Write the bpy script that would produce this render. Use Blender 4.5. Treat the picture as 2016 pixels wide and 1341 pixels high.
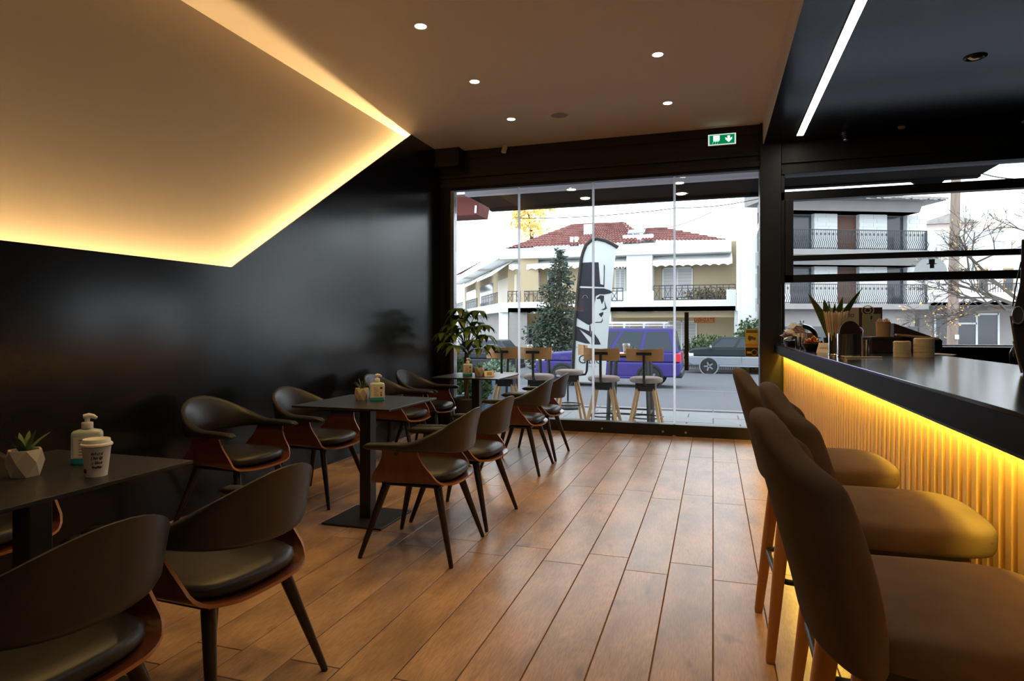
import bpy, bmesh, math, random
from mathutils import Vector, Matrix
random.seed(7)
scn = bpy.context.scene
col = scn.collection
for o in list(bpy.data.objects):
    bpy.data.objects.remove(o, do_unlink=True)
PI = math.pi
# ---------------------------------------------------------------- camera
TH = math.radians(17.52); HC = 1.28; FPX = 1254.0; CX = 1008.0; CY = 643.0
cam_d = bpy.data.cameras.new('camera'); cam = bpy.data.objects.new('camera', cam_d); col.objects.link(cam)
cam_d.sensor_width = 36.0; cam_d.lens = FPX / 2016 * 36.0
cam_d.shift_y = -(670.5 - CY) / 2016.0
cam_d.clip_start = 0.02; cam_d.clip_end = 500
cam.location = (0, 0, HC); cam.rotation_euler = (PI / 2, 0, TH)
scn.camera = cam
# ---------------------------------------------------------------- world / light / exposure
SKY = 3.7
DOWN = 45.0      # downlight watts
LED_WALL = 205.0; LED_BAR = 230.0; LED_LINE = 13.0
world = bpy.data.worlds.new('overcast_sky'); scn.world = world; world.use_nodes = True
wn = world.node_tree; wn.nodes.clear()
bg = wn.nodes.new('ShaderNodeBackground'); wo = wn.nodes.new('ShaderNodeOutputWorld')
bg.inputs[0].default_value = (0.86, 0.94, 1.0, 1); bg.inputs[1].default_value = SKY
wn.links.new(bg.outputs[0], wo.inputs[0])
scn.view_settings.view_transform = 'Standard'; scn.view_settings.look = 'None'
scn.view_settings.exposure = 0.0; scn.view_settings.gamma = 1.0
scn.view_settings.use_curve_mapping = False

# ---------------------------------------------------------------- geometry helpers
SF, CF = math.sin(TH), math.cos(TH)
def ray(x, y):
    u = (x - CX) / FPX; v = (CY - y) / FPX
    return Vector((-SF + u * CF, CF + u * SF, v))
CAM = Vector((0, 0, HC))
def onY(x, y, Y): d = ray(x, y); return CAM + d * (Y / d.y)
def onX(x, y, X): d = ray(x, y); return CAM + d * (X / d.x)
def onZ(x, y, z): d = ray(x, y); return CAM + d * ((z - HC) / d.z)
def atT(x, y, t): return CAM + ray(x, y) * t

class MB:
    def __init__(s): s.v = []; s.f = []; s.m = []
    def add(s, vs, fs, m=0):
        o = len(s.v); s.v += [tuple(v) for v in vs]
        for f in fs: s.f.append([i + o for i in f]); s.m.append(m)
        return s
    def box(s, x0, x1, y0, y1, z0, z1, m=0):
        v = [(x, y, z) for z in (z0, z1) for y in (y0, y1) for x in (x0, x1)]
        return s.add(v, [(0, 2, 3, 1), (4, 5, 7, 6), (0, 1, 5, 4), (2, 6, 7, 3), (0, 4, 6, 2), (1, 3, 7, 5)], m)
    def obox(s, M, sx, sy, sz, m=0):
        v = [M @ Vector((x * sx / 2, y * sy / 2, z * sz / 2)) for z in (-1, 1) for y in (-1, 1) for x in (-1, 1)]
        return s.add(v, [(0, 2, 3, 1), (4, 5, 7, 6), (0, 1, 5, 4), (2, 6, 7, 3), (0, 4, 6, 2), (1, 3, 7, 5)], m)
    def bar(s, p0, p1, w, h=None, m=0):
        p0 = Vector(p0); p1 = Vector(p1); d = p1 - p0
        q = d.to_track_quat('Z', 'Y') if d.length > 1e-9 else Matrix.Identity(3).to_quaternion()
        M = Matrix.Translation((p0 + p1) / 2) @ q.to_matrix().to_4x4()
        return s.obox(M, w, h or w, d.length, m)
    def loft(s, rings, cap=True, closed=False, m=0):
        n = len(rings[0]); vs = [p for r in rings for p in r]; fs = []
        k = len(rings)
        for i in range(k if closed else k - 1):
            a = i * n; b = ((i + 1) % k) * n
            for j in range(n): fs.append((a + j, a + (j + 1) % n, b + (j + 1) % n, b + j))
        if cap and not closed:
            fs.append(tuple(range(n - 1, -1, -1))); fs.append(tuple((k - 1) * n + j for j in range(n)))
        return s.add(vs, fs, m)
    def tube(s, pts, r, n=8, closed=False, m=0):
        pts = [Vector(p) for p in pts]; rs = r if isinstance(r, (list, tuple)) else [r] * len(pts)
        rings = []; up = None; k = len(pts)
        for i, p in enumerate(pts):
            a = pts[(i - 1) % k] if (closed or i > 0) else p; b = pts[(i + 1) % k] if (closed or i < k - 1) else p
            t = (b - a).normalized()
            if up is None: up = t.orthogonal().normalized()
            else:
                up = up - t * up.dot(t); up = up.normalized() if up.length > 1e-6 else t.orthogonal().normalized()
            w = t.cross(up)
            rings.append([p + (up * math.cos(2 * PI * j / n) + w * math.sin(2 * PI * j / n)) * rs[i] for j in range(n)])
        return s.loft(rings, True, closed, m)
    def cyl(s, p0, p1, r0, r1=None, n=14, m=0): return s.tube([p0, p1], [r0, r0 if r1 is None else r1], n, False, m)
    def lathe(s, prof, c=(0, 0, 0), n=24, m=0, sx=1, sy=1, ring=False):
        rings = [[(c[0] + r * sx * math.cos(2 * PI * j / n), c[1] + r * sy * math.sin(2 * PI * j / n), c[2] + z) for j in range(n)] for r, z in prof]
        return s.loft(rings, not ring, ring, m)
    def sphere(s, c, r, n=14, k=8, m=0, sx=1, sy=1, sz=1):
        return s.loft([[(c[0] + r * sx * math.sin(PI * i / k) * math.cos(2 * PI * j / n), c[1] + r * sy * math.sin(PI * i / k) * math.sin(2 * PI * j / n), c[2] - r * sz * math.cos(PI * i / k)) for j in range(n)] for i in [0.15] + list(range(1, k)) + [k - 0.15]], True, False, m)
    def prism(s, poly, ext, m=0):
        e = Vector(ext); n = len(poly); a = [Vector(p) for p in poly]
        vs = a + [p + e for p in a]
        fs = [tuple(range(n)), tuple(range(2 * n - 1, n - 1, -1))] + [(i, i + n, (i + 1) % n + n, (i + 1) % n) for i in range(n)]
        return s.add(vs, fs, m)
    def quad(s, a, b, c, d, m=0): return s.add([a, b, c, d], [(0, 1, 2, 3)], m)
    def build(s, name, mats, parent=None, smooth=None, bevel=0, seg=2, sub=0, loc=None, rot=None, normals=True):
        me = bpy.data.meshes.new(name); me.from_pydata(s.v, [], s.f)
        mats = mats if isinstance(mats, (list, tuple)) else [mats]
        for m in mats: me.materials.append(m)
        for p, mi in zip(me.polygons, s.m): p.material_index = mi
        if normals:
            b = bmesh.new(); b.from_mesh(me); bmesh.ops.recalc_face_normals(b, faces=b.faces); b.to_mesh(me); b.free()
        if smooth:
            me.shade_smooth()
            if smooth < 180: me.set_sharp_from_angle(angle=math.radians(smooth))
        me.update()
        o = bpy.data.objects.new(name, me); col.objects.link(o)
        if parent: o.parent = parent
        if loc: o.location = loc
        if rot: o.rotation_euler = rot
        if bevel:
            md = o.modifiers.new('bevel', 'BEVEL'); md.width = bevel; md.segments = seg; md.limit_method = 'ANGLE'; md.angle_limit = math.radians(35)
        if sub:
            md = o.modifiers.new('sub', 'SUBSURF'); md.levels = sub; md.render_levels = sub
        return o
def tag(o, label=None, cat=None, group=None, kind=None):
    if label: o['label'] = label
    if cat: o['category'] = cat
    if group: o['group'] = group
    if kind: o['kind'] = kind
    return o
def thing(name, loc, rz, label, cat, group=None):
    o = bpy.data.objects.new(name, None); col.objects.link(o); o.location = loc; o.rotation_euler = (0, 0, rz)
    o.empty_display_size = 0.1
    return tag(o, label, cat, group)
def copy_tree(o, parent=None):
    c = o.copy(); col.objects.link(c); c.parent = parent
    for ch in [x for x in bpy.data.objects if x.parent == o]: copy_tree(ch, c)
    return c
def text_geo(body, size, align='CENTER'):
    cu = bpy.data.curves.new('t', 'FONT'); cu.body = body; cu.size = size; cu.align_x = align; cu.align_y = 'CENTER'; cu.resolution_u = 3
    ob = bpy.data.objects.new('t', cu); col.objects.link(ob)
    dg = bpy.context.evaluated_depsgraph_get(); me = ob.evaluated_get(dg).to_mesh()
    vs = [v.co.copy() for v in me.vertices]; fs = [tuple(p.vertices) for p in me.polygons]
    ob.evaluated_get(dg).to_mesh_clear(); bpy.data.objects.remove(ob); bpy.data.curves.remove(cu)
    return vs, fs
def text_part(name, body, size, M, mat, parent, sx=1.0):
    vs, fs = text_geo(body, size); b = MB(); b.add([M @ Vector((v.x * sx, v.y, v.z)) for v in vs], fs)
    return b.build(name, mat, parent, normals=False)

# ---------------------------------------------------------------- materials
def mat(name, c, rough=0.5, metal=0.0, spec=0.5, noise=None, bump=None, coat=0.0, emit=None, trans=0.0, sss=0.0, alpha=None):
    m = bpy.data.materials.new(name); m.use_nodes = True; nt = m.node_tree; b = nt.nodes['Principled BSDF']
    b.inputs['Base Color'].default_value = (*c, 1); b.inputs['Roughness'].default_value = rough; b.inputs['Metallic'].default_value = metal
    b.inputs['Specular IOR Level'].default_value = spec
    if coat: b.inputs['Coat Weight'].default_value = coat; b.inputs['Coat Roughness'].default_value = 0.12
    if trans: b.inputs['Transmission Weight'].default_value = trans
    if emit: b.inputs['Emission Color'].default_value = (*emit[0], 1); b.inputs['Emission Strength'].default_value = emit[1]
    if noise or bump:
        tc = nt.nodes.new('ShaderNodeTexCoord'); mp = nt.nodes.new('ShaderNodeMapping'); nt.links.new(tc.outputs['Object'], mp.inputs[0])
    if noise:  # (colour2, scale, stretch(x,y,z), contrast)
        c2, sc, st, ct = noise
        mp.inputs['Scale'].default_value = st
        nz = nt.nodes.new('ShaderNodeTexNoise'); nz.inputs['Scale'].default_value = sc; nz.inputs['Detail'].default_value = 5
        rp = nt.nodes.new('ShaderNodeValToRGB'); rp.color_ramp.elements[0].position = 0.5 - ct; rp.color_ramp.elements[1].position = 0.5 + ct
        rp.color_ramp.elements[0].color = (*c, 1); rp.color_ramp.elements[1].color = (*c2, 1)
        nt.links.new(mp.outputs[0], nz.inputs['Vector']); nt.links.new(nz.outputs[0], rp.inputs[0]); nt.links.new(rp.outputs[0], b.inputs['Base Color'])
    if bump:   # (scale, strength, dist)
        nb = nt.nodes.new('ShaderNodeTexNoise'); nb.inputs['Scale'].default_value = bump[0]; nb.inputs['Detail'].default_value = 3
        bp = nt.nodes.new('ShaderNodeBump'); bp.inputs['Strength'].default_value = bump[1]; bp.inputs['Distance'].default_value = bump[2]
        nt.links.new(tc.outputs['Object'], nb.inputs['Vector']); nt.links.new(nb.outputs[0], bp.inputs['Height']); nt.links.new(bp.outputs[0], b.inputs['Normal'])
    return m
def emat(name, c, s):
    m = bpy.data.materials.new(name); m.use_nodes = True; nt = m.node_tree; nt.nodes.clear()
    e = nt.nodes.new('ShaderNodeEmission'); o = nt.nodes.new('ShaderNodeOutputMaterial')
    e.inputs[0].default_value = (*c, 1); e.inputs[1].default_value = s; nt.links.new(e.outputs[0], o.inputs[0]); return m
def glass_mat(name, tint=(1, 1, 1), ior=1.45, rough=0.0, k=1.0):
    m = bpy.data.materials.new(name); m.use_nodes = True; nt = m.node_tree; nt.nodes.clear()
    t = nt.nodes.new('ShaderNodeBsdfTransparent'); g = nt.nodes.new('ShaderNodeBsdfGlossy'); x = nt.nodes.new('ShaderNodeMixShader')
    fr = nt.nodes.new('ShaderNodeFresnel'); mu = nt.nodes.new('ShaderNodeMath'); mu.operation = 'MULTIPLY'; mu.inputs[1].default_value = k
    o = nt.nodes.new('ShaderNodeOutputMaterial'); fr.inputs[0].default_value = ior
    t.inputs[0].default_value = (*tint, 1); g.inputs['Roughness'].default_value = rough
    nt.links.new(fr.outputs[0], mu.inputs[0]); nt.links.new(mu.outputs[0], x.inputs[0])
    nt.links.new(t.outputs[0], x.inputs[1]); nt.links.new(g.outputs[0], x.inputs[2]); nt.links.new(x.outputs[0], o.inputs[0])
    return m
M = {}
M['cladding'] = mat('black_wall_panel', (0.005, 0.0055, 0.009), 0.19, spec=0.33, bump=(2.2, 0.05, 0.02), noise=((0.010, 0.0105, 0.014), 1.6, (1, 1, 1), 0.25))
M['white_wall'] = mat('white_plaster', (0.46, 0.405, 0.345), 0.85, bump=(60, 0.05, 0.002))
M['ceiling'] = mat('ceiling_paint', (0.74, 0.66, 0.60), 0.9, bump=(40, 0.04, 0.002))
M['dark_ceiling'] = mat('dark_gloss_ceiling', (0.010, 0.012, 0.020), 0.22)
M['frame'] = mat('black_metal_frame', (0.012, 0.010, 0.009), 0.42)
M['frame2'] = mat('brown_black_beam', (0.016, 0.011, 0.008), 0.5)
M['alu'] = mat('aluminium', (0.62, 0.62, 0.66), 0.35, 0.9)
M['steel'] = mat('polished_steel', (0.75, 0.72, 0.68), 0.16, 1.0)
M['black'] = mat('black_powder_coat', (0.010, 0.010, 0.011), 0.45)
M['blackplastic'] = mat('black_plastic', (0.012, 0.012, 0.013), 0.35)
M['tabletop'] = mat('black_compact_laminate', (0.016, 0.016, 0.019), 0.34, bump=(300, 0.06, 0.001))
M['leather'] = mat('black_leatherette', (0.016, 0.015, 0.015), 0.40, bump=(180, 0.10, 0.002), noise=((0.023, 0.021, 0.021), 7, (1, 1, 1), 0.3))
M['walnut'] = mat('red_walnut_plywood', (0.075, 0.018, 0.008), 0.32, noise=((0.12, 0.032, 0.013), 9, (1, 7, 1), 0.25), coat=0.3)
M['plyedge'] = mat('plywood_edge', (0.36, 0.15, 0.05), 0.4)
M['legdark'] = mat('dark_stained_leg', (0.014, 0.008, 0.006), 0.35, noise=((0.024, 0.013, 0.009), 20, (1, 1, 0.15), 0.25))
M['suede'] = mat('taupe_suede', (0.082, 0.058, 0.047), 0.92, spec=0.15, noise=((0.108, 0.079, 0.066), 9, (1, 1, 1), 0.2), bump=(250, 0.15, 0.002))
M['oakleg'] = mat('oak_leg', (0.36, 0.155, 0.055), 0.45, noise=((0.46, 0.21, 0.08), 14, (1, 1, 0.08), 0.25))
M['slat'] = mat('pine_slat', (0.60, 0.36, 0.19), 0.5, noise=((0.72, 0.46, 0.26), 7, (1, 1, 0.06), 0.25))
M['slatback'] = mat('shaded_pine_backing', (0.17, 0.08, 0.035), 0.8)  # same pine, darkened to paint in the shade between the slats
M['knot'] = mat('pine_knot', (0.10, 0.035, 0.012), 0.6)
M['counter'] = mat('dark_navy_counter', (0.010, 0.011, 0.022), 0.6, spec=0.08)
M['countertop'] = mat('brushed_counter_top', (0.022, 0.021, 0.025), 0.14, bump=(120, 0.02, 0.001))
M['white'] = mat('white_plastic', (0.78, 0.76, 0.72), 0.4)
M['paperwhite'] = mat('white_paper', (0.75, 0.70, 0.64), 0.75)
M['ceramic'] = mat('beige_ceramic', (0.52, 0.44, 0.35), 0.6)
M['soil'] = mat('potting_soil', (0.03, 0.02, 0.012), 0.95)
M['leaf'] = mat('succulent_leaf', (0.05, 0.11, 0.025), 0.45, noise=((0.10, 0.17, 0.05), 30, (1, 1, 1), 0.2))
M['leaf2'] = mat('pachira_leaf', (0.055, 0.105, 0.012), 0.4, noise=((0.12, 0.20, 0.03), 6, (1, 1, 1), 0.2))
M['leaf3'] = mat('snake_plant_leaf', (0.035, 0.075, 0.018), 0.45, noise=((0.09, 0.12, 0.03), 18, (1, 1, 4), 0.15))
M['leafedge'] = mat('snake_leaf_margin', (0.42, 0.40, 0.12), 0.5)
M['bottle'] = mat('clear_gel_bottle', (0.72, 0.80, 0.76), 0.18, trans=0.35)
M['gel'] = mat('blue_gel', (0.05, 0.46, 0.50), 0.15, trans=0.2)
M['labelbeige'] = mat('bottle_label', (0.74, 0.66, 0.56), 0.5)
M['ink'] = mat('dark_ink', (0.02, 0.015, 0.015), 0.7)
M['inkpurple'] = mat('purple_ink', (0.10, 0.02, 0.09), 0.6)
M['inkred'] = mat('red_ink', (0.45, 0.12, 0.10), 0.6)
M['kraft'] = mat('kraft_board', (0.42, 0.27, 0.14), 0.8)
M['wood'] = mat('light_wood', (0.45, 0.26, 0.11), 0.55, noise=((0.56, 0.34, 0.16), 15, (1, 1, 0.15), 0.25))
M['backwood'] = mat('orange_oak_plywood', (0.40, 0.185, 0.055), 0.4, noise=((0.50, 0.25, 0.08), 10, (0.3, 1, 6), 0.25))
M['cushion'] = mat('taupe_cushion', (0.30, 0.235, 0.21), 0.85)
M['glass'] = glass_mat('window_glass', (0.97, 0.985, 0.98))
def seal_mat():
    m = bpy.data.materials.new('clear_seal'); m.use_nodes = True; nt = m.node_tree; nt.nodes.clear()
    a = nt.nodes.new('ShaderNodeBsdfTranslucent'); a.inputs[0].default_value = (0.9, 0.9, 0.95, 1); t = nt.nodes.new('ShaderNodeBsdfTransparent'); x = nt.nodes.new('ShaderNodeMixShader'); o = nt.nodes.new('ShaderNodeOutputMaterial')
    x.inputs[0].default_value = 0.3; nt.links.new(a.outputs[0], x.inputs[1]); nt.links.new(t.outputs[0], x.inputs[2]); nt.links.new(x.outputs[0], o.inputs[0]); return m
M['seal'] = seal_mat()
M['domeglass'] = glass_mat('dome_glass', (0.95, 0.97, 0.98), 1.45, 0.05, 1.3)
M['green'] = emat('exit_sign_green', (0.0, 0.32, 0.10), 0.7)
M['greenwhite'] = emat('exit_sign_symbol', (0.75, 1.0, 0.80), 1.4)
M['lampdisc'] = emat('downlight_lens', (1.0, 0.86, 0.62), 14)
def floor_material():
    m = bpy.data.materials.new('wood_look_tile'); m.use_nodes = True; nt = m.node_tree; b = nt.nodes['Principled BSDF']; L = nt.links.new
    tc = nt.nodes.new('ShaderNodeTexCoord'); oi = nt.nodes.new('ShaderNodeObjectInfo'); ad = nt.nodes.new('ShaderNodeVectorMath'); ad.operation = 'ADD'
    mu = nt.nodes.new('ShaderNodeMath'); mu.operation = 'MULTIPLY'; mu.inputs[1].default_value = 53.0
    L(oi.outputs['Random'], mu.inputs[0]); L(tc.outputs['Object'], ad.inputs[0]); L(mu.outputs[0], ad.inputs[1])
    def nz(sc, st, det):
        mp = nt.nodes.new('ShaderNodeMapping'); mp.inputs['Scale'].default_value = st; n = nt.nodes.new('ShaderNodeTexNoise')
        n.inputs['Scale'].default_value = sc; n.inputs['Detail'].default_value = det; L(ad.outputs[0], mp.inputs[0]); L(mp.outputs[0], n.inputs['Vector']); return n
    n1 = nz(2.6, (2.0, 0.9, 1), 4); n2 = nz(36, (5, 0.5, 1), 7); n3 = nz(4.2, (2.4, 1.0, 1), 1)
    r1 = nt.nodes.new('ShaderNodeValToRGB'); r1.color_ramp.elements[0].position = 0.33; r1.color_ramp.elements[1].position = 0.68
    r1.color_ramp.elements[0].color = (0.29, 0.185, 0.125, 1); r1.color_ramp.elements[1].color = (0.52, 0.335, 0.215, 1)
    L(n1.outputs[0], r1.inputs[0])
    r2 = nt.nodes.new('ShaderNodeValToRGB'); r2.color_ramp.elements[0].position = 0.35; r2.color_ramp.elements[1].position = 0.62
    r2.color_ramp.elements[0].color = (0.70, 0.68, 0.66, 1); r2.color_ramp.elements[1].color = (1.08, 1.04, 1.0, 1)
    L(n2.outputs[0], r2.inputs[0])
    mx = nt.nodes.new('ShaderNodeMix'); mx.data_type = 'RGBA'; mx.blend_type = 'MULTIPLY'; mx.inputs[0].default_value = 0.75
    L(r1.outputs[0], mx.inputs[6]); L(r2.outputs[0], mx.inputs[7])
    r3 = nt.nodes.new('ShaderNodeValToRGB'); r3.color_ramp.elements[0].position = 0.70; r3.color_ramp.elements[1].position = 0.78
    r3.color_ramp.elements[0].color = (1, 1, 1, 1); r3.color_ramp.elements[1].color = (0.45, 0.40, 0.36, 1); L(n3.outputs[0], r3.inputs[0])
    mk = nt.nodes.new('ShaderNodeMix'); mk.data_type = 'RGBA'; mk.blend_type = 'MULTIPLY'; mk.inputs[0].default_value = 0.8
    L(mx.outputs[2], mk.inputs[6]); L(r3.outputs[0], mk.inputs[7])
    L(mk.outputs[2], b.inputs['Base Color'])
    b.inputs['Roughness'].default_value = 0.29; b.inputs['Specular IOR Level'].default_value = 0.6
    bp = nt.nodes.new('ShaderNodeBump'); bp.inputs['Strength'].default_value = 0.12; bp.inputs['Distance'].default_value = 0.002
    L(n2.outputs[0], bp.inputs['Height']); L(bp.outputs[0], b.inputs['Normal'])
    return m
M['floor'] = floor_material()
M['grout'] = mat('tile_grout', (0.17, 0.085, 0.042), 0.9)
def S(o): return tag(o, kind='structure')
# ================================================================ ROOM SHELL
YF = 7.67; ZC = 3.55; ZD = 3.32; XL = -3.40; XB = -2.6   # front plane, ceilings, left cladding face, back limit in y
YB = -2.6; XR = 3.6
fl = S(MB().box(-3.62, XR, YB, YF + 0.06, -0.06, -0.006).build('floor', M['grout']))
# planks: shared mesh, 1.475 m x 0.222 m
W = 0.222; LP = 1.475; G = 0.0024
pm = None
def plank(x0, x1, y0, y1):
    global pm
    full = abs((y1 - y0) - LP) < 1e-6 and abs((x1 - x0) - W) < 1e-6
    b = MB().box(-(x1 - x0) / 2 + G, (x1 - x0) / 2 - G, -(y1 - y0) / 2 + G, (y1 - y0) / 2 - G, -0.012, 0)
    if full and pm:
        o = bpy.data.objects.new('plank', pm); col.objects.link(o)
    else:
        me = bpy.data.meshes.new('plank'); bm = bmesh.new()
        vs = [bm.verts.new(v) for v in b.v]; [bm.faces.new([vs[i] for i in f]) for f in b.f]
        bmesh.ops.recalc_face_normals(bm, faces=bm.faces)
        es = [e for e in bm.edges if all(v.co.z > -0.001 for v in e.verts)]
        bmesh.ops.bevel(bm, geom=es, offset=0.0015, segments=1, affect='EDGES')
        bm.to_mesh(me); bm.free(); me.materials.append(M['floor']); o = bpy.data.objects.new('plank', me); col.objects.link(o)
        if full: pm = me
    o.parent = fl; o.location = ((x0 + x1) / 2, (y0 + y1) / 2, 0)
for k in range(-16, 4):
    x0 = k * W; x1 = x0 + W
    ph = 3.375 if k % 2 == 0 else 3.555
    x0 = max(x0, -3.46)
    y = ph - LP * 3
    while y < YF:
        a, c = max(y, -0.3), min(y + LP, YF)
        if c - a > 0.05: plank(x0, x1, a, c)
        y += LP
MB().box(4 * W, XR, YB, YF, -0.012, 0).build('service_floor', M['grout'], fl)
MB().box(-3.62, 4 * W, YB, -0.3, -0.012, 0).build('rear_floor', M['floor'], fl)

# left wall
wl = S(MB().box(-3.75, -3.60, YB, YF + 0.05, -0.05, 3.75).build('wall_left', M['white_wall']))
prof = [(YB, 0), (YF, 0), (YF, ZC), (6.82, ZC), (3.88, 1.72), (YB, 1.69)]
MB().prism([(XL - 0.015, y, z) for y, z in prof], (0.015, 0, 0)).build('black_panel', M['cladding'], wl)
MB().prism([(-3.60, y, z) for y, z in [(YB, 1.25), (4.25, 1.25), (7.45, 3.25), (7.45, ZC), (YB, ZC)]], (0.07, 0, 0)).build('white_panel', M['white_wall'], wl)
for (a, b2) in (((YB, 1.515), (3.955, 1.545)), ((3.955, 1.545), (7.16, 3.53))):    # ledge that carries the strip
    MB().bar((-3.472, a[0], a[1]), (-3.472, b2[0], b2[1]), 0.112, 0.02).build('cove_ledge', M['frame'], wl)
# ceilings
S(MB().box(-3.75, 0.54, YB, YF + 0.05, ZC, 3.75).build('ceiling', M['ceiling']))
S(MB().box(0.54, XR + 0.1, YB, YF + 0.05, ZD, 3.75).build('ceiling_dark', M['dark_ceiling']))
S(MB().box(0.528, 0.54, YB, YF - 0.02, ZD - 0.004, ZC).build('trim_1', M['ceiling']))
S(MB().box(-3.75, XR + 0.1, YB - 0.15, YB, -0.05, 3.75).build('wall_back', M['frame2']))
S(MB().box(XR, XR + 0.12, YB, YF + 0.3, -0.05, 3.75).build('wall_right', M['frame2']))
# front wall: header, column, parapet under the hatch window
wf = MB()
wf.box(-3.75, 0.50, YF, YF + 0.16, 3.075, 3.75)
wf.box(0.72, XR + 0.1, YF, YF + 0.16, 2.965, 3.75)
wf.box(0.72, XR + 0.1, YF, YF + 0.16, -0.3, 1.045)
wf.box(-3.75, -3.30, YF, YF + 0.16, -0.3, 3.075)
wf.box(3.3, XR + 0.1, YF, YF + 0.16, 1.0, 3.0)
wf = S(wf.build('wall_front', M['frame2']))
MB().box(0.50, 0.72, YF - 0.06, YF + 0.2, -0.3, 3.75).build('column', M['frame'], wf, bevel=0.004)
MB().box(0.515, 0.525, YF - 0.064, YF - 0.06, 0, ZD).build('column_joint', M['black'], wf)
for z0, z1, d in ((3.075, 3.13, 0.05), (3.20, 3.235, 0.035), (3.45, 3.55, 0.02)):
    MB().box(-3.39, 0.50, YF - d, YF, z0, z1).build('ledge', M['frame2'], wf, bevel=0.003)
for z0, z1, d in ((2.965, 3.02, 0.05), (3.09, 3.12, 0.03), (3.12, 3.32, 0.012)):
    MB().box(0.725, XR, YF - d, YF, z0, z1).build('ledge', M['frame2'], wf, bevel=0.003)
# dark box in the corner under the ceiling
b = MB().box(-3.395, -3.06, 7.47, YF, 3.37, ZC)
bx = tag(b.build('ceiling_duct_box', M['frame2'], bevel=0.004), 'dark brown boxed duct in the corner above the glass front', 'duct')
MB().box(-3.395, -3.055, 7.452, YF - 0.001, 3.315, 3.362).build('lip', M['frame2'], bx, bevel=0.004)

# ---------------------------------------------------------------- window_1 : glass front
GY = YF + 0.05
XP = [onY(x, 600, GY).x for x in (897, 1022, 1168, 1328, 1495)]
w1 = MB()
w1.box(-3.30, XP[0] - 0.045, YF - 0.03, YF + 0.1, 0, 3.075)          # black jamb
w1.box(-3.30, 0.50, YF - 0.02, YF + 0.12, -0.02, 0.135)               # black kick rail
w1.box(-3.30, 0.50, YF, YF + 0.1, 3.045, 3.08)
w1 = S(w1.build('window_1', M['frame'], bevel=0.003))
MB().box(XP[0] - 0.045, XP[0], YF - 0.01, YF + 0.09, 0.135, 3.045).build('aluminium_channel', M['alu'], w1)
for i in range(3):
    MB().box(XP[i] + 0.004, XP[i + 1] - 0.004, GY - 0.005, GY + 0.005, 0.10, 3.06).build('pane', M['glass'], w1)
for i in (1, 2, 3):
    MB().box(XP[i] - 0.014, XP[i] + 0.014, GY - 0.007, GY + 0.007, 0.02, 3.075).build('clear_seal', M['seal'], w1)
for x in (XP[2] + 0.12, XP[3] - 0.13, XP[3] + 0.13):
    MB().cyl((x, YF - 0.021, 0.05), (x, YF - 0.03, 0.05), 0.012, n=10).build('lock_cap', M['alu'], w1, smooth=40)
MB().box(XP[3] - 0.02, XP[3] + 0.02, YF - 0.024, YF, 0.0, 0.012).build('pivot', M['alu'], w1)
d1 = S(MB().box(XP[3] + 0.004, XP[4], GY - 0.005, GY + 0.005, 0.10, 3.06).build('door_1', M['glass']))
p = onY(1352, 672, GY)
za, zb = onY(1352, 615, GY).z, onY(1352, 729, GY).z
hd = MB().box(p.x - 0.024, p.x + 0.024, GY - 0.055, GY - 0.028, zb, za); hd.box(p.x - 0.012, p.x + 0.012, GY - 0.03, GY - 0.004, zb + 0.08, zb + 0.11); hd.box(p.x - 0.012, p.x + 0.012, GY - 0.03, GY - 0.004, za - 0.11, za - 0.08)
tag(hd.build('door_handle', M['black'], d1, bevel=0.003), 'long black bar handle')
def yquad(px0, py0, px1, py1, Y): a = onY(px0, py1, Y); c = onY(px1, py0, Y); return a.x, c.x, a.z, c.z
x0, x1, z0, z1 = yquad(1367, 625, 1407, 636, GY)
sg = MB().box(x0, x1, GY - 0.0085, GY - 0.0055, z0, z1).build('push_sign', mat('salmon_sign', (0.72, 0.36, 0.22), 0.5), d1)
MB().box(x0 + 0.01, x1 - 0.01, GY - 0.0092, GY - 0.0086, z0 + 0.010, z1 - 0.010).build('sign_face', mat('sign_cream', (0.75, 0.60, 0.48), 0.5), sg)
MY = lambda x, y, z, s=1: Matrix.Translation((x, y, z)) @ Matrix.Rotation(PI / 2, 4, 'X')
text_part('sign_lettering', 'ΩΘΗΣΑΤΕ', 0.052, MY((x0 + x1) / 2, GY - 0.0098, (z0 + z1) / 2), M['ink'], sg, 0.92)
# security sticker
x0, x1, z0, z1 = yquad(1467, 648, 1495, 702, GY); x1 -= 0.012
st = MB().box(x0, x1, GY - 0.0075, GY - 0.0055, z0, z1).build('security_sticker', mat('sticker_yellow', (0.62, 0.50, 0.06), 0.5), d1)
w_, h_ = x1 - x0, z1 - z0
def stk(name, u0, u1, v0, v1, m, lift=0.0008):
    return MB().box(x0 + u0 * w_, x0 + u1 * w_, GY - 0.0075 - lift, GY - 0.0075, z0 + v0 * h_, z0 + v1 * h_).build(name, m, st)
stk('sticker_base', 0.04, 0.97, 0.02, 0.33, M['ink']); stk('sticker_band', 0.03, 0.97, 0.36, 0.46, mat('sticker_orange', (0.55, 0.28, 0.05), 0.5))
stk('sticker_header', 0.08, 0.93, 0.86, 0.96, mat('sticker_brown', (0.16, 0.11, 0.02), 0.5))
cm = MB(); c = Vector((x0 + 0.52 * w_, GY - 0.0085, z0 + 0.68 * h_))
cm.obox(Matrix.Translation(c) @ Matrix.Rotation(0.32, 4, 'Y'), 0.6 * w_, 0.001, 0.10 * h_)
cm.obox(Matrix.Translation(c + Vector((-0.18 * w_, 0, -0.05 * h_))) @ Matrix.Rotation(0.9, 4, 'Y'), 0.25 * w_, 0.001, 0.09 * h_)
cm.build('camera_pictogram', mat('sticker_brown2', (0.12, 0.08, 0.02), 0.5), st)
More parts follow.
